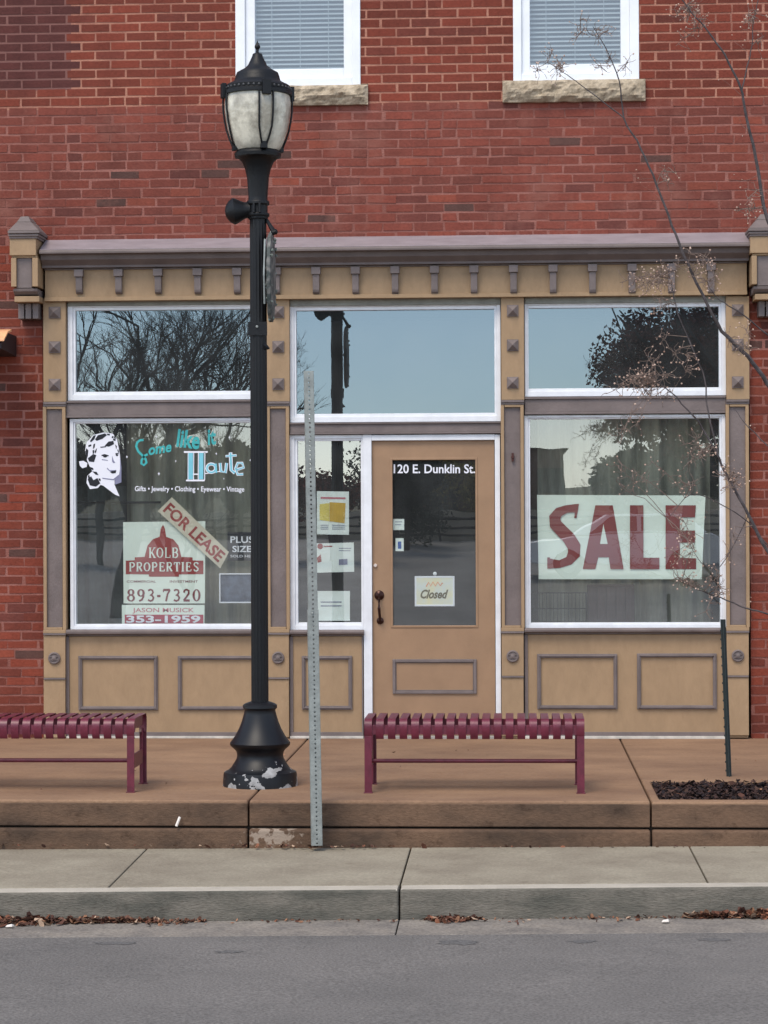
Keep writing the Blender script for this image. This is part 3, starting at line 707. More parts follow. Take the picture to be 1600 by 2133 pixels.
# SALE banner
def z8(x, y): return (1040 + x*.35, 1000 + y*.35)
Yb = .085
xk, zk = at(1295, 1206, Yb)
sb = thing('sale_banner', 'wide pale green banner reading SALE in big dark red capitals in the right window', 'banner', (xk, Yb, zk))
bm_ = MB(); NX = 24
top = [(225,88),(1228,92)]; bot = [(235,590),(1205,590)]
for i in range(NX):
    for jz in range(6):
        q = []
        for u, v in ((i/NX, jz/6), ((i+1)/NX, jz/6), ((i+1)/NX, (jz+1)/6), (i/NX, (jz+1)/6)):
            x = (top[0][0]*(1-u)+top[1][0]*u)*(1-v) + (bot[0][0]*(1-u)+bot[1][0]*u)*v
            y = (top[0][1]*(1-u)+top[1][1]*u)*(1-v) + (bot[0][1]*(1-u)+bot[1][1]*u)*v
            X, Zz = at(*z8(x, y), Yb); q.append((X, Yb + .004 + .003*math.sin(u*9+v*3), Zz))
        bm_.poly(q)
bm_.build('cloth', mat('pale_green_banner', S(226,236,226), .65, .05, 4, .3, 9), sb, smooth=True)
isl = Ink(Yb-.001); z8l = lambda pts: [z8(*p) for p in pts]
isl.stroke(z8l([(470,172),(445,168),(400,172),(355,190),(330,222),(335,262),(370,300),(415,345),(445,395),(445,440),(415,480),(360,500),(288,496)]), [22,17,16,20,24,26,26,27,28,26,19,16,22])
isl.poly(z8l([(455,146),(470,146),(460,226),(446,226)])); isl.poly(z8l([(286,460),(302,460),(300,526),(286,520)]))
isl.poly(z8l([(572,150),(625,150),(625,240),(602,340),(602,352),(590,410),(578,470),(572,530),(497,530)])) if False else None
isl.poly(z8l([(572,150),(676,150),(740,530),(662,530),(652,460),(590,460),(572,530),(497,530)]), 0)
isl.poly(z8l([(778,150),(858,150),(858,462),(953,462),(953,530),(778,530)]))
isl.poly(z8l([(990,150),(1170,150),(1165,222),(1075,222),(1075,300),(1165,300),(1165,372),(1075,372),(1075,462),(1172,466),(1172,530),(990,530)]))
isl.build('lettering', mat('dark_red_letters', S(130,46,44), .6, .08), sb)
ia = Ink(Yb-.003); ia.poly(z8l([(620,262),(645,380),(600,380)])); ia.build('letter_counter', bpy.data.materials['pale_green_banner'], sb)
# papers in the sidelight
def paper(name, px4, label, cat, Y, mt=PAPER):
    c0 = [sum(p[i] for p in px4)/4 for i in (0,1)]; x, z_ = at(*c0, Y); t = thing(name, label, cat, (x, Y, z_)); board(px4, Y, .0015).build('sheet', mt, t); return t
YS = .028
t = paper('flyer', [(660,1023),(727,1024),(727,1114),(660,1113)], 'white flyer with a yellow picture, topmost of the papers in the narrow window', 'flyer', YS)
k = Ink(YS-.001)
k.poly([(666,1050),(686,1048),(686,1086),(666,1083)]); k.build('picture', mat('pale_yellow_ink', S(224,206,110), .6), t)
k = Ink(YS-.001); k.poly([(686.5,1046),(720,1048),(718,1090),(686.5,1086)]); k.build('picture', mat('mustard_ink', S(208,170,62), .6), t)
k = Ink(YS-.001); k.stroke([(668,1037),(720,1038)], 4); k.build('heading', PINK, t)
k = Ink(YS-.001)
for y in (1094, 1098, 1102): k.stroke([(668,y),(684,y)], 1.3); k.stroke([(692,y),(719,y)], 1.3)
k.build('small_print', INKG, t)
t = paper('flyer', [(655,1132),(737,1130),(738,1191),(656,1193)], 'white sheet with a red dot and grey square, middle paper in the narrow window', 'flyer', YS)
k = Ink(YS-.001); k.poly(arc(667,1138,6,6,0,360,12)[:-1]); k.stroke([(674,1138),(692,1138)], 2.4); k.poly([(660,1162),(668,1155),(670,1170),(662,1172)]); k.build('red_mark', REDP, t)
k = Ink(YS-.001); k.poly([(706,1165),(724,1164),(724,1176),(706,1177)]); k.stroke([(706,1142),(732,1142)], 1.4); k.stroke([(706,1147),(730,1147)], 1.4); k.build('grey_square', INKG, t)
t = paper('notice', [(660,1231),(729,1231),(729,1293),(660,1293)], 'plain white notice with two faint lines, lowest paper in the narrow window', 'notice', YS)
k = Ink(YS-.001); k.stroke([(668,1254),(712,1254)], 2); k.stroke([(668,1262),(712,1262)], 2); k.build('small_print', INKG, t)
YD = .029
t = paper('sticker', [(819,1081),(842,1081),(842,1104),(819,1104)], 'pale square sticker inside the door glass under the address', 'sticker', YD)
k = Ink(YD-.0006); k.stroke([(823,1087),(838,1087)], 1.5); k.stroke([(823,1093),(836,1093)], 1.5); k.build('small_print', INKG, t)
t = paper('sticker', [(824,1121),(841,1121),(841,1148),(824,1148)], 'small white and blue sticker inside the door glass, lower of the two', 'sticker', YD)
k = Ink(YD-.0006); k.poly([(829,1128),(836,1128),(836,1143),(829,1143)]); k.build('blue_mark', mat('blue_ink', S(60,96,170), .6), t)
t = thing('closed_sign', 'cream sign reading Closed in a white frame, hung inside the door glass', 'sign', (*[at(905,1262,YD)[0]], YD, at(905,1262,YD)[1]))
a, b, c_, d = rc(864, 1200, 947, 1263, YD)
MB().ring(a, b, c_, d, .013, .013, .013, .013, YD-.002, YD+.006).build('frame', LW, t, .002)
MB().box(a+.013, b-.013, YD, YD+.004, c_+.013, d-.013).build('board', mat('cream_card', S(226,216,176), .6, .12, 12, col2=S(210,214,210)), t)
text('Closed', 876, 1228, 934, 1247, YD-.0012, 'lettering', mat('olive_ink', S(96,86,56), .6), t, .035, 0, .35)
k = Ink(YD-.001); k.stroke([(888,1222),(893,1213),(897,1221),(902,1212),(907,1221),(912,1212),(917,1220),(922,1214)], 2.6); k.build('flourish', mat('salmon_ink', S(226,150,110), .6), t)
cx, cz = at(906, 1195, YD)
MB().lathe([(.014,0),(.010,.004),(.004,.007)], (cx, YD+.002, cz), 14, (0,-1,0)).build('suction_hook', WHITE, t)

# ------------------------------------------------------------------ inside the shop
def curtain(name, px0, px1, py0, py1, Y, mt, label, amp=.035, per=.16, seed=0, gather=0):
    x0 = at(px0, 1000, Y)[0]; x1 = at(px1, 1000, Y)[0]; z1 = at(800, py0, Y)[1]; z0 = at(800, py1, Y)[1]
    r_ = random.Random(seed); nx = int((x1-x0)/.012); nz_ = 18; m = MB(); ph = [r_.uniform(0, 6.28) for _ in range(4)]
    for jz in range(nz_+1):
        v = jz/nz_
        for ix in range(nx+1):
            x = x0 + (x1-x0)*ix/nx; t = x/per*6.28
            y = Y + amp*(math.sin(t + ph[0] + .8*math.sin(x*3+ph[1]) + .7*v) + .45*math.sin(2.3*t + ph[2] + v*1.5) + .3*math.sin(.45*t+ph[3]))
            m.v.append((x + gather*v*math.sin(x*4), y, z0 + (z1-z0)*v))
    for jz in range(nz_):
        for ix in range(nx):
            a = jz*(nx+1)+ix; m.f.append((a, a+1, a+nx+2, a+nx+1)); m.m.append(0)
    o = m.build(name, mt, None, smooth=True); tag(o, label, 'curtain', 'drapes inside the display windows'); return o
DRAPE = mat('grey_green_drape', S(168,165,148), .9, .12, 3, col2=S(124,122,108), stretch=(3,3,.6))
curtain('curtain', 262, 560, 870, 1330, .55, DRAPE, 'grey green drape hanging behind the teal lettering in the left window', seed=3, per=.21)
curtain('curtain', 1120, 1480, 862, 1330, .55, DRAPE, 'grey green drape hanging behind the SALE banner in the right window', seed=8, per=.24)
curtain('curtain', 146, 262, 1010, 1330, .6, mat('charcoal_drape', S(84,90,88), .9, .15, 4, stretch=(3,3,.5)), 'darker charcoal drape on the left edge of the left window', seed=5, per=.2)
# low display platform with a pale cloth
m = MB(); a, b, c_, d = rc(130, 1290, 556, 1330, .3); m.box(a, b, .12, .95, .0, at(300, 1312, .2)[1]); tag(m.build('display_platform', mat('grey_platform', S(92,92,90), .8), None, .01), 'grey low display platform behind the left window sill', 'display platform')
m = MB(); a, b, c_, d = rc(1093, 1290, 1512, 1330, .3); m.box(a, b, .12, .95, .0, at(1300, 1312, .2)[1]); tag(m.build('display_platform', mat('brown_platform', S(74,68,62), .8), None, .01), 'brown low display platform behind the right window sill', 'display platform')
# wooden cabinet and black rack behind the SALE banner
a, b, c_, d = rc(1224, 1218, 1322, 1300, .42); cb = thing('wooden_cabinet', 'dark brown slatted cabinet under the middle of the SALE banner', 'cabinet', ((a+b)/2, .42, c_))
m = MB(); m.box(a, b, .43, .6, c_-.02, d); m.build('case', mat('dark_stained_wood', S(86,62,58), .6, .2, 9, stretch=(6,1,1)), cb, .004)
for i in range(5):
    X = a + (b-a)*(i+.5)/5; MB().box(X-(b-a)/11, X+(b-a)/11, .415, .4295, c_-.01, d-.02).build('slat', bpy.data.materials['dark_stained_wood'], cb, .003)
a, b, c_, d = rc(1108, 1235, 1222, 1300, .38); rk = thing('wire_rack', 'low black wire rack standing under the left end of the SALE banner', 'rack', ((a+b)/2, .38, c_))
m = MB()
for zz in (d, (c_+d)/2, c_+.02): m.tube([(a, .38, zz), (b, .38, zz)], .004, 6)
n_ = 15
for i in range(n_+1):
    X = a + (b-a)*i/n_; m.tube([(X, .38, c_-.02), (X, .38, d)], .0022, 5)
m.build('grid', BLACK, rk)
m = MB()
for X in (a, b): m.tube([(X, .38, c_-.02), (X, .5, c_-.02), (X, .5, d), (X, .38, d)], .005, 6)
m.build('legs', BLACK, rk)
# clothes hanger rail line in left window
m = MB(); x0, z_ = at(157, 1047, .5); x1, _ = at(335, 1050, .5); m.tube([(x0, .5, z_), (x1, .5, z_)], .008, 8)
tag(m.build('curtain_rod', BLACK, None), 'thin black rod across the left window between the portrait and the realty sign', 'curtain rod')

# ------------------------------------------------------------------ ground
BROWN = mat('brown_tinted_concrete', S(150,120,94), .8, .12, 1.5, .3, 60, spec=.25, col2=S(120,93,74), fine=.10, fscale=50, stretch=(.8,1.3,1.6), contrast=(.3,.7))
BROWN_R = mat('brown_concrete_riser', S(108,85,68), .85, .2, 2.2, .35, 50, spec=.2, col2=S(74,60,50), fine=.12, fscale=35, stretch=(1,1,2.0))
SIDE = mat('pale_concrete', S(150,142,125), .85, .1, 2.2, .4, 70, spec=.2, col2=S(130,121,106), fine=.13, fscale=60)
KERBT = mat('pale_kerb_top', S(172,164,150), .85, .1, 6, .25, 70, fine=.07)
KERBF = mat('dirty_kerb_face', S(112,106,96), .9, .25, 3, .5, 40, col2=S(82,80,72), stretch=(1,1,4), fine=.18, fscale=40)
GUT = mat('gutter_concrete', S(134,126,116), .85, .15, 5, .3, 70, col2=S(108,102,96), fine=.25, fscale=60)
ASPH = mat('asphalt', S(112,108,104), .85, .1, 1.3, .7, 80, spec=.25, col2=S(97,94,91), fine=.32, fscale=75, contrast=(.25,.62))
SOIL = mat('dark_joint', S(48,40,34), .95, .2, 10)
def spots(m, sc_=9, lo=.62, hi=.70, dark=.72):
    n = m.node_tree; b = n.nodes['Principled BSDF']; src = b.inputs['Base Color'].links[0].from_socket
    tc = n.nodes.new('ShaderNodeTexCoord'); nz = n.nodes.new('ShaderNodeTexNoise'); nz.inputs['Scale'].default_value = sc_; nz.inputs['Detail'].default_value = 4; nz.inputs['Roughness'].default_value = .7
    n.links.new(tc.outputs['Object'], nz.inputs['Vector']); mr = n.nodes.new('ShaderNodeMapRange'); mr.inputs[1].default_value = lo; mr.inputs[2].default_value = hi; mr.inputs[4].default_value = 1; n.links.new(nz.outputs[0], mr.inputs[0])
    mx = n.nodes.new('ShaderNodeMix'); mx.data_type = 'RGBA'; mx.blend_type = 'MULTIPLY'; mx.inputs[7].default_value = (dark, dark*.97, dark*.95, 1); n.links.new(mr.outputs[0], mx.inputs[0]); n.links.new(src, mx.inputs[6]); n.links.new(mx.outputs[2], b.inputs['Base Color'])
spots(BROWN, 7, .60, .72, .80); spots(BROWN, 30, .66, .70, .72); spots(SIDE, 8, .60, .72, .84); spots(SIDE, 32, .67, .71, .7); spots(KERBF, 12, .58, .7, .75); spots(BROWN_R, 11, .58, .68, .72); spots(GUT, 10, .58, .7, .8); spots(ASPH, 22, .66, .71, .8)
YE = atz(800, 1667.5)[1]                         # front edge of the plaza
XJ1, _ = at(518, 1680, YE); XJ2, _ = at(1356, 1680, YE)
g_ = .005
MX0 = atz(1352, 1645)[0] + .035; MY0 = atz(1450, 1626)[1]; MY1 = atz(1450, 1664)[1]
zr = at(800, 1722, YE)[1]                        # bottom of the upper riser
pl = MB()
for a, b in ((-16, XJ1-g_), (XJ1+g_, XJ2-g_)): pl.box(a, b, YE, 0.15, zr, 0)
# right slab with the planting cut-out (front strip, back part, a narrow left margin)
pl.box(XJ2+g_, 12, YE, MY1, zr, -.003); pl.box(XJ2+g_, MX0, MY1+.0005, MY0, zr, -.003); pl.box(XJ2+g_, 12, MY0+.0005, .15, zr, 0)
pv = pl.build('pavement', BROWN, None, .012, seg=3); tag(pv, kind='structure')
# lower riser, with a recessed joint over it
def zl(x, p0, p1, Y):                            # ground line measured at both picture edges
    (xa, za), (xb, zb) = at(*p0, Y), at(*p1, Y); return za + (zb-za)*(x-xa)/(xb-xa)
YR = YE - .035
lowz = lambda x: zl(x, (0, 1769), (1600, 1762), YR)
st = MB()
for a, b in ((-16, XJ1-g_), (XJ1+g_, XJ2-g_), (XJ2+g_, 12)):
    zt_ = at(800, 1728, YR)[1]
    st.box(a, b, YR, YE+.3, zt_-.4, zt_)
stp = st.build('step', BROWN_R, None, .014, seg=3); tag(stp, kind='structure')
tag(MB().box(-16, 12, YE+.035, .1, -.6, zr-.001).build('ground_base', SOIL, None), kind='structure')
# riser face of the upper step: own rougher, dirtier slabs 3 mm proud
rf = MB()
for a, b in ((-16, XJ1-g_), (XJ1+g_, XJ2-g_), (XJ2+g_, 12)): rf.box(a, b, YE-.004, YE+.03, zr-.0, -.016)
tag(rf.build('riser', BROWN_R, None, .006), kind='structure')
# pale sidewalk
YK = -5.25; kt = lambda x: zl(x, (0, 1859), (1600, 1846), YK)
kb = lambda x: zl(x, (0, 1921), (1600, 1909), YK-.03)
JX = [atz(305, 1768, -.27)[0], atz(858, 1763, -.27)[0], atz(1432, 1763, -.27)[0]]
JXs = [-13.3, -10.4, JX[0]-3.3+.0, JX[0], JX[1], JX[2], JX[2]+2.1, JX[2]+4.2, JX[2]+6.4]
JXs = sorted(set(round(v, 3) for v in JXs if v < 12))
sw = MB(); kf = MB(); gt = MB()
lz = lambda x: lowz(x)
def slab(m, x0, x1, ya, yb, za, zb, th=.12):
    m.hexa([(x0,ya,za(x0)-th),(x1,ya,za(x1)-th),(x1,yb,zb(x1)-th),(x0,yb,zb(x0)-th),(x0,ya,za(x0)),(x1,ya,za(x1)),(x1,yb,zb(x1)),(x0,yb,zb(x0))])
xs = [-16] + JXs + [12]
YT = YK + .13
mid = lambda x: kt(x) + (lz(x)-kt(x))*(.13/(YR-YK))
for a, b in zip(xs[:-1], xs[1:]): slab(sw, a+.004, b-.004, YT+.003, YR-.002, mid, lz)
tag(sw.build('sidewalk', SIDE, None, .006), kind='structure')
kk = [-16, JX[1]-3.05, JX[1]-.0, JX[1]+3.05, 12]
kk[2] = at(832, 1880, YK)[0]; kk[1] = kk[2]-3.05; kk[3] = kk[2]+3.05
for a, b in zip(kk[:-1], kk[1:]):
    x0, x1 = a+.004, b-.004
    kf.hexa([(x0,YK-.03,kb(x0)-.2),(x1,YK-.03,kb(x1)-.2),(x1,YT,kb(x1)-.2),(x0,YT,kb(x0)-.2),(x0,YK,kt(x0)),(x1,YK,kt(x1)),(x1,YT,mid(x1)),(x0,YT,mid(x0))])
ko = kf.build('kerb', [KERBF, KERBT], None); tag(ko, kind='structure')
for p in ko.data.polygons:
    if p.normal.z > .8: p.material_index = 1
bv = ko.modifiers.new('bevel', 'BEVEL'); bv.width = .014; bv.segments = 3; bv.limit_method = 'ANGLE'
# gutter + street
ZG = lambda x: kb(x) - .002
dG = lambda px, py: py
YGf = atz(800, 1942, kb(0)-.01)[1]
for a, b in zip(kk[:-1], kk[1:]): slab(gt, a+.003, b-.003, YGf, YK-.028, lambda x: ZG(x)-.012, ZG, .1)
tag(gt.build('gutter', GUT, None, .004), kind='structure')
rd = MB(); road_z = lambda x: ZG(x) - .014
n = 0
Ys = [YGf-.001, -7, -9, -12, -15, -18, -20]; cr = [0, .012, .03, .045, .03, .0, -.02]
Xs = [-70, -30, -16, -8, 0, 8, 16, 30, 70]
for k_, y in enumerate(Ys):
    for x in Xs: rd.v.append((x, y, road_z(max(-16, min(16, x))) + cr[k_]))
for k_ in range(len(Ys)-1):
    for i in range(len(Xs)-1):
        a = k_*len(Xs)+i; rd.f.append((a+len(Xs), a+len(Xs)+1, a+1, a)); rd.m.append(0)
tag(rd.build('street', ASPH, None, smooth=True), kind='structure')
EARTH = mat('far_ground', S(92,92,66), .95, .3, .3, col2=S(66,62,44))
tag(MB().poly([(-900,-900,-.7),(900,-900,-.7),(900,900,-.7),(-900,900,-.7)]).build('ground', EARTH, None), kind='structure')
TAR = mat('old_tar_smudge', S(93,91,89), .8, .1, 12, .5, 80, fine=.35, fscale=75); rtar = random.Random(31)
for px, py, w_, h_ in ((245,1955,.13,.025),(480,1977,.07,.02),(958,1963,.12,.035),(1212,1964,.07,.025),(1490,1964,.08,.025)):
    X, Y = atz(px, py, road_z(0)); zr_ = lambda x_, y_: road_z(x_) + .0015 + .012*(YGf-y_)/(YGf+7)
    pts = []
    for i in range(22):
        a = 2*math.pi*i/22; k = rtar.uniform(.6, 1.15); x_ = X + w_*k*math.cos(a); y_ = Y + h_*k*math.sin(a)*2; pts.append((x_, min(y_, YGf-.01), zr_(x_, y_)))
    tag(MB().poly(pts).build('street_patch', TAR, None), kind='structure')
# joint soil below slabs
tag(MB().box(-16, 12, YK+.03, YR+.05, -.62, -.335).build('ground_base', SOIL, None), kind='structure')

EFF = BROWN_R.copy(); EFF.name = 'brown_riser_with_salt_bloom'; nn = EFF.node_tree; bb = nn.nodes['Principled BSDF']; src = bb.inputs['Base Color'].links[0].from_socket
tcx = nn.nodes.new('ShaderNodeTexCoord'); mpx = nn.nodes.new('ShaderNodeMapping'); px_, pz_ = at(566, 1742, YR)
mpx.inputs['Location'].default_value = (-px_*7, 0, -pz_*16); mpx.inputs['Scale'].default_value = (7, 0, 16); nn.links.new(tcx.outputs['Object'], mpx.inputs[0])
ln = nn.nodes.new('ShaderNodeVectorMath'); ln.operation = 'LENGTH'; nn.links.new(mpx.outputs[0], ln.inputs[0])
nz_s = nn.nodes.new('ShaderNodeTexNoise'); nz_s.inputs['Scale'].default_value = 22; nz_s.inputs['Detail'].default_value = 5; nn.links.new(tcx.outputs['Object'], nz_s.inputs['Vector'])
ma = nn.nodes.new('ShaderNodeMath'); ma.operation = 'MULTIPLY_ADD'; ma.inputs[1].default_value = 4.5; ma.inputs[2].default_value = -1.9; nn.links.new(nz_s.outputs[0], ma.inputs[0])
su = nn.nodes.new('ShaderNodeMath'); su.operation = 'SUBTRACT'; nn.links.new(ma.outputs[0], su.inputs[0]); nn.links.new(ln.outputs['Value'], su.inputs[1])
mrx = nn.nodes.new('ShaderNodeMapRange'); mrx.inputs[1].default_value = -.55; mrx.inputs[2].default_value = -.2; mrx.inputs[4].default_value = .6; nn.links.new(su.outputs[0], mrx.inputs[0])
mxs = nn.nodes.new('ShaderNodeMix'); mxs.data_type = 'RGBA'; mxs.inputs[7].default_value = S(176,160,144); nn.links.new(mrx.outputs[0], mxs.inputs[0]); nn.links.new(src, mxs.inputs[6]); nn.links.new(mxs.outputs[2], bb.inputs['Base Color'])
stp.data.materials[0] = EFF; EFF.node_tree.nodes['Principled BSDF'].inputs['Roughness'].default_value = .9
# ------------------------------------------------------------------ mulch bed
MUL = bpy.data.materials.new('bark_mulch'); 
MUL = attr_mat('bark_mulch', .95, .2, .3)
def chips(name, spots, mt, label, cat, cols, size=(.008,.022), th=.003, seed=1, smear=0):
    r_ = random.Random(seed); m = MB(); tn = []
    for (x, y, z_, s_) in spots:
        L = r_.uniform(*size)*s_; W = L*r_.uniform(.35,.8); q = Matrix.Rotation(r_.uniform(0,6.28),3,'Z') @ Matrix.Rotation(r_.gauss(0,.45),3,'X') @ Matrix.Rotation(r_.gauss(0,.45),3,'Y')
        k = []
        cu = r_.uniform(-.3,.5)*L
        for a, b, c_ in ((-L,-W*.4,cu),(0,-W,0),(L,-W*.3,cu),(L*.9,W*.4,cu),(0,W,0),(-L,W*.5,cu)): k.append(tuple(q @ Vector((a,b,c_)) + Vector((x,y,z_))))
        m.poly([k[0],k[1],k[4],k[5]]); m.poly([k[1],k[2],k[3],k[4]])
        c_ = r_.choice(cols); f = r_.uniform(.7,1.25); tn += [(c_[0]*f, c_[1]*f, c_[2]*f, smear)]*8
    o = m.build(name, mt, None); ca_ = o.data.color_attributes.new('tone','FLOAT_COLOR','POINT'); ca_.data.foreach_set('color', [v for t in tn for v in t]); return o
r_ = random.Random(3)
tag(MB().box(MX0, 12, MY1, MY0, -.3, -.035).build('planting_soil', SOIL, None), kind='structure')
sp = [(r_.uniform(MX0+.01, 3.6), r_.uniform(MY1+.01, MY0-.01), -.028 + r_.uniform(0,.03), 1) for _ in range(9000)]
mo = chips('mulch', sp, MUL, '', '', [S(62,44,40), S(44,34,34), S(52,40,38), S(78,58,50), S(36,30,32)]); tag(mo, 'dark brown bark mulch filling the tree bed at the right', 'mulch', kind='stuff')
sp = [(r_.uniform(MX0, 3.6), r_.uniform(MY1, MY0), .008, .8) for _ in range(60)] + [(r_.uniform(-5,3), r_.uniform(-3.7,-.2), .004, .5) for _ in range(30)]
sp += [(r_.gauss(at(660,1758,-3.9)[0], .22), YR-.03-abs(r_.gauss(0,.03)), lowz(0)+.008, .7) for _ in range(60)]
sp += [(r_.uniform(-4.5,2.5), YR-.012-abs(r_.gauss(0,.02)), lowz(0)+.006, .5) for _ in range(160)]
# gutter drifts
def drift(px0, px1, n, s, hgt=.035, pk=None):
    out = []
    x0 = at(px0, 1920, YK)[0]; x1 = at(px1, 1920, YK)[0]
    for _ in range(n):
        x = r_.uniform(x0, x1) if pk is None else r_.triangular(x0, x1, pk)
        e = min(1, (x1-x)/(x1-x0)*3, (x-x0)/(x1-x0)*3 if px0 > 5 else 1); y = YK-.035 - abs(r_.gauss(0, .05))*max(.2, e)
        out.append((x, max(y, YGf+.02), ZG(x) + .004 + r_.random()*hgt*max(.1, e)*max(0, 1+(y-YK)*6), s))
    return out
lf = sp + drift(-700, 330, 1500, 1.1, .04) + drift(250, 430, 150, .7, .012) + drift(885, 1005, 170, .8, .022) + drift(1430, 2300, 1200, 1.3, .07) + drift(0, 1600, 160, .45, .004) + drift(1200, 1400, 25, .7, .01) + drift(500,1500,40,.5,.004)
lo = chips('dry_leaves', lf, MUL, '', '', [S(122,80,60), S(100,64,50), S(140,102,78), S(84,56,46), S(96,68,56), S(168,142,120), S(74,50,42)], size=(.007,.030))
tag(lo, 'drifts of rust brown dead leaves lying in the gutter and along the step', 'dead leaves', kind='stuff')
# litter
LIT = mat('white_litter', S(225,215,205), .7, .05)
x, z_ = at(373, 1704, YE-.02)
o = MB().tube([(x-.012, YE-.05, zr+.005+.0), (x+.006, YE-.03, zr+.055)], .008, 6); tag(o.build('paper_scrap', LIT, None), 'white paper scrap leaning on the step front between bench and lamp', 'litter')
for (px, py, lb) in ((1386, 1917, 'white crumpled scrap by the leaf drift at the right of the gutter'), (22, 1930, 'white torn scrap among the leaves at the left of the gutter')):
    x = at(px, py, YK-.15)[0]; y = YK-.17; g0 = ZG(x)
    o = MB().hexa([(x-.022,y-.01,g0+.002),(x+.016,y-.015,g0+.004),(x+.022,y+.02,g0+.006),(x-.018,y+.012,g0+.004),(x-.016,y-.006,g0+.010),(x+.012,y-.01,g0+.019),(x+.016,y+.012,g0+.014),(x-.012,y+.010,g0+.012)])
    tag(o.build('paper_scrap', LIT, None, .003), lb, 'litter')

# ------------------------------------------------------------------ street lamp
YL = -3.08; XL = at(541, 1300, YL)[0]; DL = (Vector((XL, YL, 1.5)) - CAM).dot(MC @ Vector((0,0,-1)))
def lr(r): return r * DL / F
def lz_(py): return at(541, py, YL)[1]
lamp = thing('street_lamp', 'tall black cast iron street lamp with an acorn lantern, chipped white at its base', 'street lamp', (XL, YL, 0))
prof = [(76,1650),(76.5,1612),(75,1607),(66,1603),(60,1597),(53,1586),(49,1579),(48,1573),(49,1566),(52,1561),(58,1556),(62,1552),(63,1547),(60,1543),(52,1532),(44,1517),(38,1502),(34,1488),(32,1479),(33,1477),(36,1474),(35.5,1468),(31,1465),(26,1463),(20,1461)]
z0 = lz_(1650)
def base_mat():
    m = bpy.data.materials.new('chipped_black_base_paint'); m.use_nodes = True; n = m.node_tree; b = n.nodes['Principled BSDF']
    tc = n.nodes.new('ShaderNodeTexCoord'); sx = n.nodes.new('ShaderNodeSeparateXYZ'); n.links.new(tc.outputs['Object'], sx.inputs[0])
    nz = n.nodes.new('ShaderNodeTexNoise'); nz.inputs['Scale'].default_value = 8; nz.inputs['Detail'].default_value = 6; n.links.new(tc.outputs['Object'], nz.inputs['Vector'])
    h = n.nodes.new('ShaderNodeMath'); h.operation = 'MULTIPLY_ADD'; h.inputs[1].default_value = .62; n.links.new(nz.outputs[0], h.inputs[0]); h.inputs[2].default_value = -.278
    lt = n.nodes.new('ShaderNodeMath'); lt.operation = 'LESS_THAN'; n.links.new(sx.outputs[2], lt.inputs[0]); n.links.new(h.outputs[0], lt.inputs[1])
    n2 = n.nodes.new('ShaderNodeTexNoise'); n2.inputs['Scale'].default_value = 30; n.links.new(tc.outputs['Object'], n2.inputs['Vector'])
    g2 = n.nodes.new('ShaderNodeMath'); g2.operation = 'GREATER_THAN'; g2.inputs[1].default_value = .70; n.links.new(n2.outputs[0], g2.inputs[0])
    l2 = n.nodes.new('ShaderNodeMath'); l2.operation = 'LESS_THAN'; l2.inputs[1].default_value = .16; n.links.new(sx.outputs[2], l2.inputs[0])
    ml = n.nodes.new('ShaderNodeMath'); ml.operation = 'MULTIPLY'; n.links.new(g2.outputs[0], ml.inputs[0]); n.links.new(l2.outputs[0], ml.inputs[1])
    mxx = n.nodes.new('ShaderNodeMath'); mxx.operation = 'MAXIMUM'; n.links.new(lt.outputs[0], mxx.inputs[0]); n.links.new(ml.outputs[0], mxx.inputs[1])
    mx = n.nodes.new('ShaderNodeMix'); mx.data_type = 'RGBA'; mx.inputs[6].default_value = S(13,15,20); 
    cr_ = n.nodes.new('ShaderNodeMix'); cr_.data_type = 'RGBA'; cr_.inputs[6].default_value = S(96,94,92); cr_.inputs[7].default_value = S(184,184,184); n.links.new(n2.outputs[0], cr_.inputs[0])
    n.links.new(cr_.outputs[2], mx.inputs[7]); n.links.new(mxx.outputs[0], mx.inputs[0]); n.links.new(mx.outputs[2], b.inputs['Base Color'])
    b.inputs['Roughness'].default_value = .45; b.inputs['Specular IOR Level'].default_value = .35
    return m
bo = MB().lathe([(lr(r), max(0.0, lz_(y)) if y > 1640 else lz_(y)) for r, y in [(78,1656)] + prof[1:]], (XL, YL, 0), 48).build('base', base_mat(), lamp, smooth=True)
flt = 16
pm = MB()
n0 = 64; pr_ = [(1462, 18), (900, 17.6), (456, 17.4)]
for y, r in pr_:
    for i in range(n0):
        a = 2*math.pi*i/n0; k = 1 - .07*(.5+.5*math.cos(flt*a)); pm.v.append((XL + lr(r)*k*math.cos(a), YL + lr(r)*k*math.sin(a), lz_(y)))
for j_ in range(2):
    for i in range(n0):
        a = j_*n0+i; b = j_*n0+(i+1)%n0; pm.f.append((a, b, b+n0, a+n0)); pm.m.append(0)
pm.build('pole', BLACK, lamp, smooth=True)
MB().lathe([(lr(r), lz_(y)) for r, y in [(20,457),(21,454),(20,450),(20,424),(21,420),(20,417),(20,411),(21,395),(23,370),(27,352),(33,338),(41,330),(48,328),(49,321),(47,318),(44,315)]], (XL, YL, 0), 40).build('collar', BLACK, lamp, smooth=True)
lan = MB().lathe([(lr(r), lz_(y)) for r, y in [(44,314),(50,306),(56,291),(62,272),(66,252),(68.5,232),(69,214),(67,198)]], (XL, YL, 0), 72)
LGL = mat('ribbed_lantern_acrylic', S(214,208,190), .22, .18, 7, .5, 30, spec=.6, col2=S(150,144,130), stretch=(1,1,.8), contrast=(.4,.62))
gl = lan.build('lantern_globe', LGL, lamp, smooth=True)
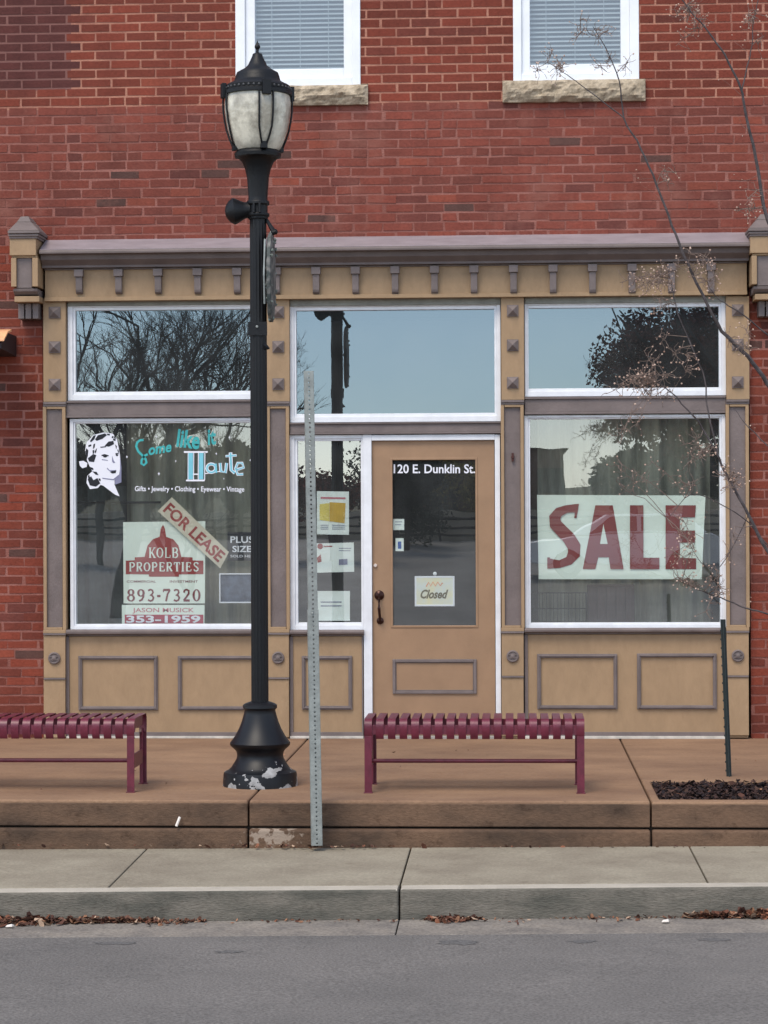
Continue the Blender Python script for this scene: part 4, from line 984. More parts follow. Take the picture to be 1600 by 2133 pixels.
rf_ = MB().lathe([(lr(r), lz_(y)) for r, y in [(67,201),(72,200),(72,193),(69,190),(70,183),(66,179),(62,177),(52,172),(48,168),(46,160),(43,152),(36,148),(27,143),(20,136),(15,126),(11,117),(10,113),(7,111),(3.2,110),(3,103),(5.5,100),(5.8,96),(3.4,92),(1.6,88),(.6,84)]], (XL, YL, 0), 48)
roof = rf_.build('lantern_roof', BLACK, lamp, smooth=True)
dt = MB()
for i in range(40):
    a = 2*math.pi*i/40; dt.lathe([(.008,0),(.006,.005),(.001,.007)], (XL + lr(69)*math.cos(a), YL + lr(69)*math.sin(a), lz_(187)), 8, (math.cos(a), math.sin(a), 0))
dt.build('bead_ring', mat('worn_black_paint', S(74,74,76), .5), roof)
ribp = [(45,314),(52,306),(58,291),(64,272),(68,252),(70.5,232),(71,214),(70,200)]
for kq in range(4):
    c0 = -90 + 21 + 90*kq
    rb = MB()
    for s_ in (-1, 1):
        pts = []
        for r, y in ribp:
            t = (314-y)/114; da = 4 + 8*min(1, t*3.2) ; a = R(c0 + s_*da); pts.append((XL + lr(r+1)*math.cos(a), YL + lr(r+1)*math.sin(a), lz_(y)))
        rb.tube(pts, lr(2.3), 6)
    a = R(c0); ca_, sa = math.cos(a), math.sin(a)
    # top bracket block and foot
    for (r, y0, y1, w_) in ((73, 178, 208, 9), (50, 302, 316, 7)):
        px_, py_ = XL + lr(r)*ca_, YL + lr(r)*sa; W = lr(w_); D_ = lr(4.5)
        P = []
        for zz in (lz_(y1), lz_(y0)):
            for u, v in ((-1,-1),(1,-1),(1,1),(-1,1)): P.append((px_ + u*W*-sa + v*D_*ca_, py_ + u*W*ca_ + v*D_*sa, zz))
        rb.hexa(P)
    rb.build('cage_rib', BLACK, lamp, .002)
# flared fitting clamped at the left, outlet clamp
zc = lz_(437); fx = MB().lathe([(lr(17),0),(lr(17),lr(10)),(lr(20),lr(17)),(lr(26),lr(28)),(lr(28),lr(34)),(lr(22),lr(43)),(lr(12),lr(50)),(lr(4),lr(52))], (XL - lr(17), YL, zc), 24, (-1, -.15, -.10))
fo = fx.build('floodlight_head', BLACK, lamp, smooth=True)
tag(fo, 'flared black fitting clamped to the pole left side')
cl = MB(); cl.lathe([(lr(23),lz_(452)),(lr(24),lz_(449)),(lr(24),lz_(446)),(lr(22),lz_(444))], (XL,YL,0), 32); cl.lathe([(lr(22),lz_(428)),(lr(24),lz_(426)),(lr(24),lz_(422)),(lr(23),lz_(419))], (XL,YL,0), 32)
for s_ in (-6, 6): cl.box(XL+lr(s_)-.006, XL+lr(s_)+.006, YL-lr(27), YL-lr(18), lz_(446), lz_(426))
cl.build('clamp', BLACK, lamp, .002)
ar = MB(); ar.tube([(XL+lr(14), YL, lz_(452)), (XL+lr(24), YL-.02, lz_(468)), (XL+lr(33), YL-.03, lz_(483))], [lr(3.5), lr(4), lr(5.5)], 8)
ar.lathe([(lr(3),-lr(7)),(lr(6),-lr(4)),(lr(6),lr(4)),(lr(3),lr(7))], (XL+lr(35), YL-.03, lz_(485)), 12, (1,0,.3))
ar.tube([(XL+lr(12), YL-.02, lz_(722)), (XL+lr(24), YL-.03, lz_(727))], [lr(9), lr(1.5)], 6); ar.box(XL-lr(20), XL+lr(19.5), YL-lr(19), YL-lr(13), lz_(700), lz_(672))
ar.build('banner_arm', BLACK, lamp)
MB().lathe([(.008,0),(.008,.006),(.004,.008)], (XL-lr(1), YL-lr(19), lz_(682)), 8, (0,-1,0)).build('bolt', GALV, lamp)
# edge-on hanging plaque
XQ = XL + lr(27); zq0, zq1 = lz_(672), lz_(486); zq = (zq0+zq1)/2; hq = (zq1-zq0)/2
pq = thing('hanging_plaque', 'weathered grey green oval plaque seen edge on, hung at the right of the lamp pole', 'plaque', (XQ, YL, zq0))
vp = MB(); NS = 40
def oval(rr_, x, wob=0): return [(x + wob*math.sin(i*2.3), YL + rr_*.15*math.cos(2*math.pi*i/NS) - .02, zq + rr_*hq*math.sin(2*math.pi*i/NS)) for i in range(NS)]
lay = [(.93, XQ-.014), (1.0, XQ-.009), (1.0, XQ+.009), (.93, XQ+.015), (.6, XQ+.019), (.2, XQ+.021)]
lay = [(.4, XQ-.016)] + lay
for rr_, x in lay: vp.v += oval(rr_, x, .002)
for j_ in range(len(lay)-1):
    for i in range(NS):
        a = j_*NS+i; b = j_*NS+(i+1)%NS; vp.f.append((a, b, b+NS, a+NS)); vp.m.append(0)
vp.f.append(tuple(range(NS))[::-1]); vp.m.append(0); vp.f.append(tuple((len(lay)-1)*NS+i for i in range(NS))); vp.m.append(0)
vp.build('disc', mat('verdigris_plaque', S(112,110,106), .6, .3, 16, .5, 40, col2=S(56,64,62), contrast=(.42,.58)), pq, smooth=True)
er = MB(); rq = random.Random(9)
for i in range(60):
    a = rq.uniform(0, 6.28); rr_ = rq.uniform(.7, 1.0); x = XQ + rq.uniform(-.012, .02); c_ = (x, YL - .02 + rr_*.15*math.cos(a), zq + rr_*hq*math.sin(a))
    er.lathe([(.003,-.012),(.010,0),(.003,.012)], c_, 6, (rq.gauss(0,1), rq.gauss(0,1), rq.gauss(0,1)))
er.build('relief', mat('pale_green_relief', S(128,140,130), .7, .3, 40, col2=S(80,74,70)), pq)
MB().tube([(XQ-.026, YL-.14, zq0+.1), (XQ-.026, YL-.17, zq), (XQ-.024, YL-.12, zq1-.05)], .006, 6).build('rim_strip', GALV, pq)
MB().tube([(XQ, YL-.03, zq1-.02), (XQ+.003, YL-.03, lz_(483))], .006, 6).build('hanger', GALV, pq)

# ------------------------------------------------------------------ perforated sign post
YSP = -3.97
xb, zb = at(660, 1760, YSP); xt, zt_ = at(643, 772, YSP)
post = thing('sign_post', 'bare leaning galvanised post full of punched holes, no sign on it', 'sign post', (xb, YSP, zb))
def perf(z0, z1, half, hole=.0056, off=0):
    m = MB(); A = R(8); n = int((z1-z0)/.0254)
    ax = lambda z_: xb + (xt-xb)*(z_-zb)/(zt_-zb)
    for fc in range(4):
        q = A + fc*math.pi/2; nx, ny = math.sin(q), -math.cos(q); tx, ty = math.cos(q), math.sin(q)
        for k_ in range(n):
            zc_ = z0 + (k_+.5)*.0254; cx_ = ax(zc_)
            def P(u, v): return (ax(zc_+v) + nx*half + tx*u, YSP + ny*half + ty*u, zc_+v)
            h2 = .0127; outer = [(half,0),(half,h2),(0,h2),(-half,h2),(-half,0),(-half,-h2),(0,-h2),(half,-h2)]
            inner = [(hole*math.cos(i*math.pi/4), hole*math.sin(i*math.pi/4)) for i in range(8)]
            n0 = len(m.v); m.v += [P(*o_) for o_ in outer] + [P(*i_) for i_ in inner]
            for i in range(8):
                j_ = (i+1) % 8; m.f.append((n0+i, n0+j_, n0+8+j_, n0+8+i)); m.m.append(0)
    return m
zs = at(655, 1262, YSP)[1]
up = perf(zb+.02, zt_, .0245).build('upright', GALV, post); 
sl = perf(zb, zs, .0285, .0056).build('sleeve', GALV, post); tag(sl, 'slightly wider lower sleeve')
for o in (up, sl):
    sm_ = o.modifiers.new('solid', 'SOLIDIFY'); sm_.thickness = .0025; sm_.offset = 1
MB().lathe([(.007,0),(.007,.006),(.003,.008)], (xb+(xt-xb)*.45, YSP-.029, zs-.04), 8, (0,-1,0)).build('bolt', GALV, post)

# ------------------------------------------------------------------ tree stake
xs_, ys_ = atz(1519, 1624, -.02); xt_, ztt = at(1506, 1290, ys_)
tp = thing('stake', 'thin dark green studded metal stake standing in the mulch bed', 'stake', (xs_, ys_, -.03))
def lean(z_): return xs_ + (xt_-xs_)*(z_+.02)/(ztt+.02)
m = MB(); zA, zB = -.1, ztt
xa_, xb_ = lean(zA), lean(zB)
m.hexa([(xa_-.016,ys_-.003,zA),(xa_+.016,ys_-.003,zA),(xa_+.016,ys_+.003,zA),(xa_-.016,ys_+.003,zA),(xb_-.016,ys_-.003,zB),(xb_+.016,ys_-.003,zB),(xb_+.016,ys_+.003,zB),(xb_-.016,ys_+.003,zB)])
m.hexa([(xa_-.003,ys_-.03,zA),(xa_+.003,ys_-.03,zA),(xa_+.003,ys_-.0031,zA),(xa_-.003,ys_-.0031,zA),(xb_-.003,ys_-.03,zB),(xb_+.003,ys_-.03,zB),(xb_+.003,ys_-.0031,zB),(xb_-.003,ys_-.0031,zB)])
m.build('bar', GREENP, tp, .001)
m = MB(); z_ = .03
while z_ < ztt-.03:
    x = lean(z_); m.box(x-.021, x-.0162, ys_-.004, ys_+.004, z_, z_+.012); z_ += .054
m.build('studs', GREENP, tp, .001)

# ------------------------------------------------------------------ benches
def make_bench(label):
    y0 = atz(767, 1652)[1]; y1 = y0 + .47; x0 = at(767, 1600, y0)[0]; x1 = at(1210, 1600, y0)[0]
    cx = (x0+x1)/2; H = at(988, 1497, y0+.03)[1]
    b = thing('bench', label, 'bench', (cx, (y0+y1)/2, 0), 'burgundy slatted benches on the brown pavement')
    L = x1-x0; n = 19; pitch_ = (L+.0)/ (n-1)
    # slat section: rolled front, flat seat, rolled back
    def sect(yf, yb, h, o_):
        P = []
        r_ = .045
        P += [(yf + .020, h-.118+o_*.2), (yf + .004, h-.095)]
        P += [(yf + r_ - r_*math.cos(R(a)), h - r_ + r_*math.sin(R(a))) for a in range(-20, 91, 22)]
        P += [(yb - r_ + r_*math.sin(R(a)), h - r_ + r_*math.cos(R(a))) for a in range(0, 111, 22)]
        P += [(yb-.004, h-.095), (yb-.020, h-.118)]
        return P
    P = sect(y0, y1, H, 0)
    for i in range(n):
        X = x0 + pitch_*i; w_ = .0225; m = MB(); th = .004; k = len(P)
        inn = []
        for q in range(k):
            t = Vector(P[min(q+1, k-1)]) - Vector(P[max(q-1, 0)]); t.normalize(); inn.append((P[q][0] + t.y*th, P[q][1] - t.x*th))
        base = len(m.v)
        for (a, b_) in zip(P, inn): m.v += [(X-w_, a[0], a[1]), (X+w_, a[0], a[1]), (X+w_, b_[0], b_[1]), (X-w_, b_[0], b_[1])]
        for q in range(k-1):
            a = base+4*q
            for e in range(4): m.f.append((a+e, a+(e+1)%4, a+4+(e+1)%4, a+4+e)); m.m.append(0)
        m.f.append((base+3, base+2, base+1, base)); m.m.append(0); a = base+4*(k-1); m.f.append((a, a+1, a+2, a+3)); m.m.append(0)
        bm = bmesh.new(); tmp = bpy.data.meshes.new('t'); tmp.from_pydata(m.v, [], m.f); bm.from_mesh(tmp); bmesh.ops.recalc_face_normals(bm, faces=bm.faces); me = bpy.data.meshes.new('slat'); bm.to_mesh(me); bm.free()
        me.materials.append(BURG); o = bpy.data.objects.new('slat', me); COL.objects.link(o); put(o, b)
        me.polygons.foreach_set('use_smooth', [True]*len(me.polygons)); me.set_sharp_from_angle(angle=R(40))
    for yy in (y0+.012, y1-.012-.006):
        MB().box(x0+.0225, x1-.0225, yy, yy+.006, H-.092, H-.036).build('seat_rail', BURG, b, .001)
    for X in (x0, x1):
        for yy, s_ in ((y0+.006, 1), (y1-.006, -1)):
            m = MB(); m.box(X-.0215, X+.0215, yy-.004, yy+.004, .006, H-.10) ; m.box(X-.004, X+.004, yy+s_*.0045, yy+s_*.034, .006, H-.09)
            m.box(X-.026, X+.026, yy-.02, yy+.02, .0, .0055)
            m.build('leg', BURG, b, .001)
        m = MB(); m.box(X-.005, X+.005, y0+.011+.03, y1-.041, .13, .215); m.box(X-.005, X+.005, y0+.042, y1-.042, H-.07, H-.012); m.build('end_plate', BURG, b, .002)
    zst = at(988, 1585, (y0+y1)/2)[1]
    MB().tube([(x0+.0055, (y0+y1)/2, zst), (x1-.0055, (y0+y1)/2, zst)], .0125, 12).build('stretcher', BURG, b, smooth=True)
    return b, x1, (y0+y1)/2
bench, bx1, byc = make_bench('burgundy slatted bench in front of the door, all of it in view')
b2 = bench.copy(); COL.objects.link(b2); b2['label'] = 'burgundy slatted bench cut off by the left edge of the photo'
for ch in list(bench.children):
    c2 = ch.copy(); COL.objects.link(c2); c2.parent = b2
b2.location.x += at(272, 1600, atz(767,1652)[1])[0] - bx1

# ------------------------------------------------------------------ neighbour's copper canopy at the left edge
ya = -.55
x1_, z1_ = at(19, 708, ya); _, z2_ = at(0, 690, ya); x1_ -= .035 
cn = thing('canopy', 'copper topped canopy edge jutting in at the left side of the photo', 'canopy', (x1_-.6, 0, z1_))
m = MB(); m.extr([(-.3, z2_+.035), (-.42, z2_+.012), (ya, z1_+.008), (ya, z1_-.010), (-.42, z2_-.004), (-.3, z2_+.015)], x1_-1.5, x1_)
m.build('roof_sheet', mat('polished_copper', S(240,178,130), .4, .15, 5, metal=.1), cn, .004)
m = MB(); m.extr([(0, z2_+.01), (-.295, z2_+.01), (ya+.04, z1_-.014), (ya+.04, z1_-.06), (0, z1_-.08)], x1_-1.5, x1_-.03); m.build('soffit', mat('dark_canopy_metal', S(40,30,32), .6), cn, .004)

# ------------------------------------------------------------------ young tree at the right (trunk just out of frame)
BARK = mat('young_tree_bark', S(88,80,80), .8, .3, 20, .3, 60, col2=S(58,52,52)); TWIG = mat('thin_twigs', S(120,102,92), .8, .2, 20); BUD = mat('dry_seed_capsules', S(216,190,172), .7, .25, 30, col2=S(150,112,94))
YTt = (MY0+MY1)/2 - .02
tx0 = at(1765, 1640, YTt)[0]
tree = thing('young_tree', 'bare young ornamental tree with seed capsules, leaning in from the right edge', 'tree', (tx0, YTt, 0))
def AP(px, py, Y): x, z_ = at(px, py, Y); return Vector((x, Y, z_))
m = MB(); tr_ = [(tx0, YTt, -.05), (tx0-.01, YTt, .4), AP(1745, 1300, YTt), AP(1725, 1120, YTt+.0), AP(1722, 900, YTt), AP(1718, 640, YTt+.05), AP(1700, 300, YTt+.05)]
m.tube(tr_, [.04,.036,.032,.027,.021,.013,.004], 12); m.build('trunk', BARK, tree, smooth=True)
rt = random.Random(17); LIMBS = []
twm = MB(); bud = MB()
def budat(p, s_=1):
    bud.lathe([(.0010,-.004*s_),(.0042*s_,-.001),(.0038*s_,.002*s_),(.0008,.005*s_)], p, 6, (rt.gauss(0,1), rt.gauss(0,1), rt.gauss(0,1)))
def twigs(P, r0, dens=1, depth=1, ln=.22, buds=1):
    """side twigs along path P with capsule clusters at the tips"""
    tot = sum((P[i+1]-P[i]).length for i in range(len(P)-1)); k = max(1, int(tot*dens))
    for _ in range(k):
        t = rt.uniform(.05, 1)*tot; i = 0
        while i < len(P)-2 and t > (P[i+1]-P[i]).length: t -= (P[i+1]-P[i]).length; i += 1
        seg = P[i+1]-P[i]; p = P[i] + seg*min(1, t/seg.length); d = seg.normalized()
        q = (d*.5 + Vector((rt.gauss(0,.6), rt.gauss(0,.5), rt.gauss(.1,.5)))).normalized(); L = ln*rt.uniform(.4,1.2); pts = [p]
        for s_ in range(4):
            q = (q + Vector((rt.gauss(0,.28), rt.gauss(0,.28), rt.gauss(.03,.25)))).normalized(); pts.append(pts[-1] + q*L/4)
        rr_ = r0*.5; twm.tube(pts, [rr_, rr_*.8, rr_*.6, rr_*.5, rr_*.4], 4)
        if depth: twigs(pts, rr_*.8, 9/max(.3, ln*3), depth-1, ln*.45, buds)
        elif rt.random() < .5*buds:
            budat(pts[-1], rt.uniform(.7,1.5))
            if rt.random() < .4: budat(pts[2] + Vector((rt.gauss(0,.008), 0, rt.gauss(0,.008))), rt.uniform(.6,1.2))
def limb(px, radii, y0=YTt, dy=0, dens=2.2, ln=.2, buds=1):
    P = [AP(a, b, y0 + dy*i/(len(px)-1)) for i, (a, b) in enumerate(px)]
    # subdivide smoothly
    Q = []; RR = []
    for i in range(len(P)-1):
        p0, p1, p2, p3 = P[max(i-1,0)], P[i], P[i+1], P[min(i+2, len(P)-1)]
        for s_ in range(4):
            t = s_/4; Q.append(.5*((2*p1)+(p2-p0)*t+(2*p0-5*p1+4*p2-p3)*t*t+(3*p1-p0-3*p2+p3)*t**3) + Vector((rt.gauss(0,.0018),0,rt.gauss(0,.0018))))
            RR.append(radii[i]*(1-t)+radii[i+1]*t)
    Q.append(P[-1]); RR.append(radii[-1])
    MB_ = MB(); MB_.tube(Q, RR, 7); MB_.build('branch', BARK, tree, smooth=True)
    LIMBS.extend(Q); twigs(Q[len(Q)//4:], radii[-1]*.9, dens*1.25, 1, ln, buds)
    return Q
k_ = .0029
limb([(1722,960),(1660,880),(1600,800),(1558,742),(1505,690),(1462,612),(1425,530),(1400,470),(1368,385),(1335,310),(1300,245),(1290,170),(1262,100),(1235,55)], [k_*5.2,k_*5,k_*4.6,k_*4.2,k_*3.6,k_*3,k_*2.7,k_*2.5,k_*2.2,k_*2,k_*1.7,k_*1.3,k_*1,k_*.7], dens=1.8, dy=-.3)
limb([(1298,245),(1260,215),(1220,185),(1180,155),(1140,130)], [k_*1.4,k_*1.2,k_*1,k_*.8,k_*.5], y0=YTt-.25, dens=5, ln=.14)
limb([(1235,75),(1222,60),(1228,30)], [k_*.8,k_*.6,k_*.4], y0=YTt-.3, dens=12, ln=.12)
limb([(1712,640),(1650,540),(1600,460),(1575,330),(1552,230),(1543,185),(1510,115),(1475,65),(1440,25),(1400,-30)], [k_*4.6,k_*4.2,k_*3.8,k_*3.2,k_*2.7,k_*2.4,k_*2,k_*1.7,k_*1.4,k_*1], dy=-.3, dens=3.2)
limb([(1545,190),(1556,140),(1566,95),(1572,30),(1590,-40)], [k_*1.5,k_*1.3,k_*1.1,k_*.9,k_*.7], y0=YTt-.15, dens=4)
limb([(1728,1320),(1660,1220),(1600,1148),(1560,1075),(1520,1000),(1490,940),(1455,880),(1410,828),(1368,795)], [k_*4.6,k_*4.2,k_*3.8,k_*3.2,k_*2.7,k_*2.2,k_*1.8,k_*1.4,k_*.9], dy=-.25, dens=2.4)
limb([(1495,945),(1475,860),(1468,790),(1440,720),(1412,650),(1398,590),(1390,555)], [k_*1.8,k_*1.7,k_*1.5,k_*1.3,k_*1.1,k_*.9,k_*.6], y0=YTt-.15, dens=3.4)
limb([(1730,1360),(1660,1300),(1600,1278),(1555,1268),(1500,1245),(1455,1228),(1420,1212)], [k_*2.6,k_*2.2,k_*1.9,k_*1.6,k_*1.3,k_*1,k_*.7], dy=-.1, dens=3.4)
limb([(1722,820),(1640,735),(1590,690),(1540,650),(1500,625),(1478,600)], [k_*2.4,k_*2,k_*1.6,k_*1.3,k_*1,k_*.7], dy=-.2, dens=2.6)
limb([(1640,1190),(1560,1090),(1500,1050),(1440,1030),(1390,1080)], [k_*1.4,k_*1.2,k_*1,k_*.8,k_*.5], dy=-.1, dens=4)
limb([(1660,1000),(1600,930),(1550,880),(1530,850)], [k_*1.6,k_*1.2,k_*.9,k_*.5], dy=.1, dens=4)
limb([(1558,1075),(1500,1180),(1460,1170),(1430,1120)], [k_*.9,k_*.8,k_*.7,k_*.4], dy=.1, dens=6, ln=.14)
# dense tip clusters measured in the photograph
def cluster(px, py, rx, ry, n, Y=YTt-.2, pale=1):
    for _ in range(max(2, n//4)):
        c0 = AP(rt.gauss(px, rx*.55), rt.gauss(py, ry*.55), Y + rt.gauss(0,.08))
        q0 = min(LIMBS, key=lambda p: (p-c0).length); mid_ = (q0+c0)/2 + Vector((rt.gauss(0,.03), 0, rt.gauss(.02,.02)))
        twm.tube([q0, (q0+mid_)/2 + Vector((0,0,rt.gauss(0,.008))), mid_, (mid_+c0)/2 + Vector((0,0,rt.gauss(0,.008))), c0], [.0026,.0023,.0020,.0018,.0016], 4)
        for k in range(9):
            t_ = rt.random(); a = mid_*(1-t_) + c0*t_; q = Vector((rt.gauss(0,1), rt.gauss(0,.6), rt.gauss(0,1))).normalized(); pts = [a]
            for s_ in range(4): q = (q + Vector((rt.gauss(0,.5), rt.gauss(0,.4), rt.gauss(0,.5)))).normalized(); pts.append(pts[-1]+q*rt.uniform(.010,.026))
            twm.tube(pts, [.0019,.0017,.0015,.0013,.0011], 4)
            if rt.random() < .62*pale: budat(pts[-1], rt.uniform(.7,1.5))
            if rt.random() < .2*pale: budat(pts[2], rt.uniform(.5,1))
for c_ in ((1350,600,60,50,60),(1470,575,50,40,34),(1330,800,60,26,60),(1290,1000,16,60,16),(1420,960,70,80,34),(1470,1200,60,50,46),(1440,45,50,40,34),(1140,140,40,22,22),(1235,70,40,34,18),(1270,140,34,16,14),(1570,60,20,40,16),(1390,740,70,50,34),(1540,720,30,30,18),(1530,1000,24,40,34),(1320,905,60,20,10),(1545,420,40,40,14),(1420,1140,40,40,24),(1400,330,30,40,8)):
    cluster(*c_)
tag(twm.build('twigs', TWIG, tree), kind='stuff'); tag(bud.build('seed_capsules', BUD, tree), kind='stuff')

# ------------------------------------------------------------------ across the street (seen only in the glass)
def rp(px, py, dist):                              # place seen mirrored at a pixel, dist metres beyond the mirror eye
    s_ = dist/F; return ((px-1072)*s_, 17-dist, 1.572 + (1090-py)*s_)
BARK2 = mat('old_tree_bark', S(70,62,58), .9, .25, 6)
def bare_tree(name, base, h, label, seed, spread=.55, lean_=0, levels=6, r0=.22):
    r_ = random.Random(seed); t = thing(name, label, 'tree', base, 'trees across the street'); m = MB(); cr_ = MB()
    def grow(p, d, L, r, lv):
        P = [p]; q = d.copy()
        for _ in range(4): q = (q + Vector((r_.gauss(0,.09), r_.gauss(0,.09), r_.gauss(.02,.07)))).normalized(); P.append(P[-1] + q*L/4)
        (m if lv >= levels-1 else cr_).tube(P, [r, r*.93, r*.86, r*.8, r*.72], 6 if lv > 3 else 4)
        if lv == 0: return
        for _ in range(3):
            k = r_.uniform(.35, 1) if _ else 1
            s0 = P[min(4, int(k*4))]
            nd = (q + Vector((r_.gauss(0,spread), r_.gauss(0,spread), r_.gauss(.12,spread*.6)))).normalized(); grow(s0, nd, L*r_.uniform(.62,.82), r*.60, lv-1)
    grow(Vector(base), Vector((lean_,0,1)).normalized(), h*.28, r0, levels)
    m.build('trunk', BARK2, t, smooth=True); cr_.build('crown', BARK2, t); return t
x, y, _ = rp(235, 900, 42); bare_tree('bare_tree', (x, y, -.5), 8.5, 'big bare spreading tree across the street, mirrored in the left transom', 4, .5, .12, 8, .15)
x, y, _ = rp(400, 900, 46); bare_tree('bare_tree', (x, y, -.5), 8, 'second bare tree across the street, mirrored beside the lamp pole', 9, .42, 0, 8, .09)
def leafy(name, c, rad, label, cols, seed, n=9000, trunk=2.0, size=.12, squash=(1,1,1)):
    r_ = random.Random(seed); t = thing(name, label, 'tree', (c[0], c[1], -.5), 'trees across the street'); m = MB(); tn = []
    cl_ = lambda v: max(-.62, min(.62, v))
    lobes = [(Vector((cl_(r_.gauss(0,.5))*squash[0], cl_(r_.gauss(0,.5))*squash[1], cl_(r_.gauss(0,.45))*squash[2])), r_.uniform(.35,.6)) for _ in range(16)]
    for _ in range(n):
        lo_, lr_ = r_.choice(lobes); d = Vector((r_.gauss(0,1), r_.gauss(0,1), r_.gauss(0,1))).normalized()*lr_*r_.uniform(.5,1.05)
        p = Vector(c) + (lo_ + d)*rad; u = Vector((r_.gauss(0,1), r_.gauss(0,1), r_.gauss(0,1))).normalized(); v = u.cross(Vector((r_.gauss(0,1), r_.gauss(0,1), r_.gauss(0,1)))).normalized()
        s_ = size*r_.uniform(.5,1.2); m.poly([p+u*s_, p+v*s_*.6, p-u*s_, p-v*s_*.6]); k = r_.choice(cols); f = r_.uniform(.7,1.3); tn += [(k[0]*f,k[1]*f,k[2]*f,0)]*4
    o = m.build('crown', MUL, t); ca_ = o.data.color_attributes.new('tone','FLOAT_COLOR','POINT'); ca_.data.foreach_set('color', [q for w_ in tn for q in w_])
    tm = MB(); tm.tube([(c[0], c[1], -.6), (c[0], c[1], c[2]-rad*.3), (c[0]+.2, c[1], c[2]+rad*.4)], [rad*.1, rad*.08, rad*.03], 8)
    for k in range(7):
        a = k*.9; tm.tube([(c[0], c[1], c[2]-rad*.5), (c[0]+math.cos(a)*rad*.5, c[1]+math.sin(a)*rad*.5, c[2]+rad*.1), (c[0]+math.cos(a)*rad*.9, c[1]+math.sin(a)*rad*.9, c[2]+rad*.5)], [rad*.05, rad*.03, rad*.01], 6)
    tm.build('trunk', BARK2, t, smooth=True)
x, y, z_ = rp(1432, 745, 48); leafy('copper_beech', (x, y, z_), 1.75, 'dark copper leaved tree across the street, mirrored in the right transom', [S(92,46,42), S(66,40,40), S(112,62,52)], 2, 30000, size=.06)
for k, (px, py, d_, rad, lb) in enumerate(((1325, 1010, 54, .8, 'dull evergreen across the street, mirrored above the left half of the SALE banner'), (1440, 985, 55, .8, 'tall evergreen across the street, mirrored above the right end of the SALE banner'),
        (205, 990, 54, .85, 'dark evergreen across the street, mirrored behind the portrait in the left window'), (345, 990, 56, .85, 'dark evergreen across the street, mirrored behind the teal lettering'), (500, 990, 55, .85, 'dark evergreen across the street, mirrored beside the lamp pole'),
        (850, 1000, 58, .72, 'dark evergreen across the street, mirrored at the left of the door glass'))):
    x, y, z_ = rp(px, py, d_); leafy('evergreen_tree', (x, y, z_), rad, lb, [S(56,60,48), S(42,48,38), S(50,48,40)], 5 + k, 13000, size=.075, squash=(1.3,1,.85))
x, y, z_ = rp(950, 1005, 66); leafy('yellowing_bush', (x, y, z_), .95, 'olive yellow bush across the street, mirrored in the door glass', [S(150,138,80), S(120,112,70), S(160,140,84)], 6, 8000, size=.05)
x, y, z_ = rp(690, 1030, 55); leafy('russet_bush', (x, y, z_), .9, 'russet bush across the street, mirrored in the narrow window', [S(104,58,50), S(84,52,46)], 7, 6000, size=.06, squash=(1.8,1,.6))
x, y, z_ = rp(825, 862, 60); leafy('distant_treetop', (x, y, z_-2.0), 1.35, 'distant grey green treetop, mirrored at the foot of the middle transom', [S(92,96,84), S(76,78,68)], 8, 5000, size=.06)
# opposite side: kerb, path, retaining wall with railing, brick house
tag(MB().box(-70, 70, -20.2, -20.0, -.6, -.30).build('kerb', KERBF, None), kind='structure')
def hill_z(y): return -.42 + 1.55*max(0, (-20.2-y)/25)
tag(MB().hexa([(-80,-45.2,-.8),(80,-45.2,-.8),(80,-20.2,-.8),(-80,-20.2,-.8),(-80,-45.2,hill_z(-45.2)),(80,-45.2,hill_z(-45.2)),(80,-20.2,hill_z(-20.2)),(-80,-20.2,hill_z(-20.2))]).build('far_street', mat('pale_worn_asphalt', S(146,144,140), .9, .12, .6, fine=.1, fscale=20), None), kind='structure')
CONC = mat('retaining_concrete', S(176,168,152), .9, .15, 2)
rw = thing('retaining_wall', 'long low pale retaining wall with a black railing across the street, mirrored in the door glass', 'wall', (0, -45.6, 1))
MB().box(-80, 80, -45.8, -45.4, .6, 1.9).build('wall', CONC, rw, .01)
m = MB()
for zz in (1.3, 1.5, 1.72): m.tube([(-80, -44.9, zz), (80, -44.9, zz)], .035, 6)
for i in range(81): m.tube([(-80+2*i, -44.9, 1.0), (-80+2*i, -44.9, 1.74)], .03, 6)
m.build('railing', BLACK, rw)
tag(MB().hexa([(-90,-85,-.6),(90,-85,-.6),(90,-45.8,-.6),(-90,-45.8,-.6),(-90,-85,3.2),(90,-85,3.2),(90,-45.8,1.85),(-90,-45.8,1.85)]).build('grass_bank', mat('dry_grass_bank', S(88,84,58), .95, .3, 1.5), None), kind='structure')
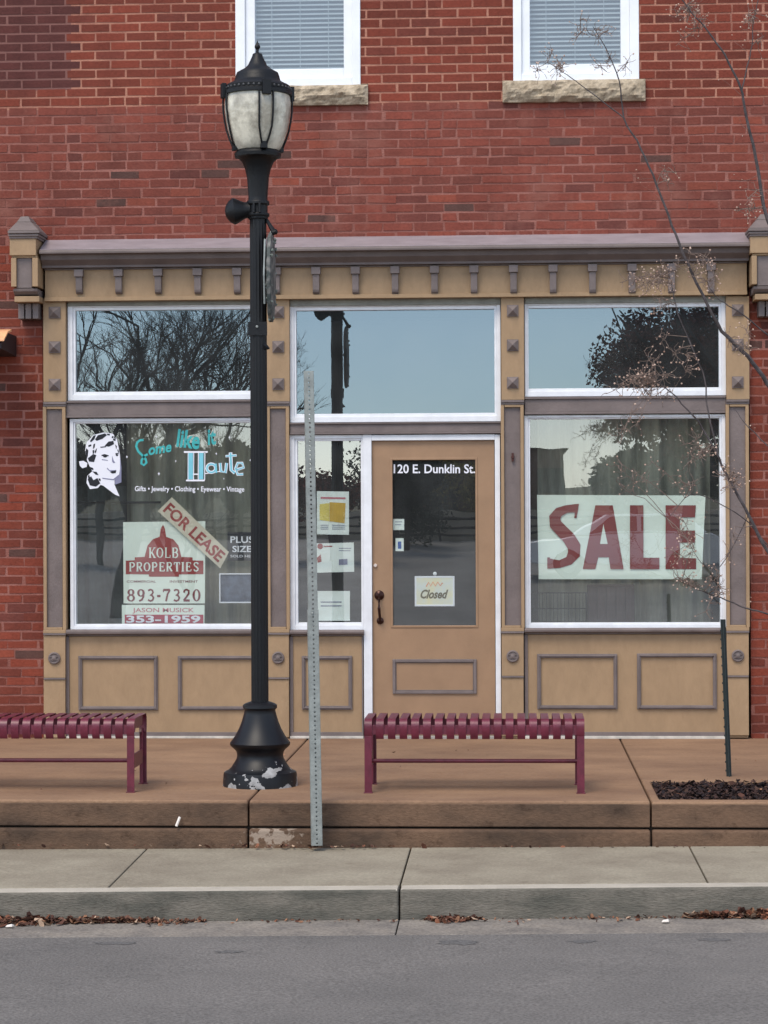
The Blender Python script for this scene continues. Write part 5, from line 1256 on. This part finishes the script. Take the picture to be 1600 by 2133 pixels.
# white parked car, mirrored over the SALE banner
gy = -33.0; gz = hill_z(gy); cx0 = .25
car = thing('parked_car', 'white hatchback parked across the street, mirrored over the SALE banner', 'car', (cx0+2.1, gy, gz))
WCAR = mat('white_car_paint', S(236,238,240), .3, .03, 3, spec=.6); XP = lambda pts: [(cx0+a, gz+b) for a, b in pts]
low = [(0,.34),(0,.62),(.1,.78),(.95,.90),(3.9,.92),(4.15,.80),(4.2,.36),(3.75,.30),(3.62,.52),(3.35,.62),(3.08,.52),(2.95,.28),(1.3,.28),(1.18,.52),(.9,.62),(.62,.52),(.5,.30)]
MB().prism(XP(low), gy-.86, gy+.86).build('body', WCAR, car, .03)
MB().prism(XP([(1.0,.925),(1.7,1.36),(3.3,1.40),(3.85,.94)]), gy-.72, gy+.72).build('cabin', WCAR, car, .04)
GLC = mat('dark_car_glass', S(30,36,40), .1, .05, 3, spec=.8)
for sy in (-.725, .725):
    MB().prism(XP([(1.3,.96),(1.78,1.30),(2.35,1.32),(2.35,.96)]), gy+sy-.004, gy+sy+.004).build('side_window', GLC, car)
    MB().prism(XP([(2.42,.96),(2.42,1.32),(3.2,1.33),(3.55,.98)]), gy+sy-.004, gy+sy+.004).build('side_window', GLC, car)
    for wx in (.9, 3.35):
        w_ = MB().lathe([(.12,-.09),(.30,-.09),(.33,-.06),(.33,.06),(.30,.09),(.12,.09)], (cx0+wx, gy+sy*1.07, gz+.32), 28, (0,1,0)).build('wheel', mat('tyre_rubber', S(30,30,30), .8), car, smooth=True)
        MB().lathe([(.19,-.1),(.20,.1)], (cx0+wx, gy+sy*1.07, gz+.32), 20, (0,1,0)).build('rim', GALV, w_)
for yy in (-.6, .6): MB().box(cx0-.012, cx0+.03, gy+yy-.14, gy+yy+.14, gz+.58, gz+.70).build('headlight', LW, car, .01)
hs_ = thing('brown_brick_house', 'brown brick house across the street, mirrored in the right display window corner', 'house', (1.2, -52, 1))
xa = rp(1060, 1000, 66)[0]; xb2 = rp(1178, 1000, 66)[0]; zt2 = rp(1100, 938, 66)[2]
MB().box(xa-3, xb2, -56, -49, .5, zt2).build('wall', mat('brown_brick_far', S(120,96,82), .9, .2, 5), hs_)
MB().extr([(-56.2, zt2), (-48.8, zt2), (-52.5, zt2+.12)], xa-3.2, xb2+.12).build('roof', mat('grey_shingles', S(90,88,86), .9, .2, 6), hs_)
for i in range(3): MB().box(xa-2.4+i*1.6, xa-1.6+i*1.6, -49, -48.96, 2.4, 3.1).build('window', DARK, hs_)
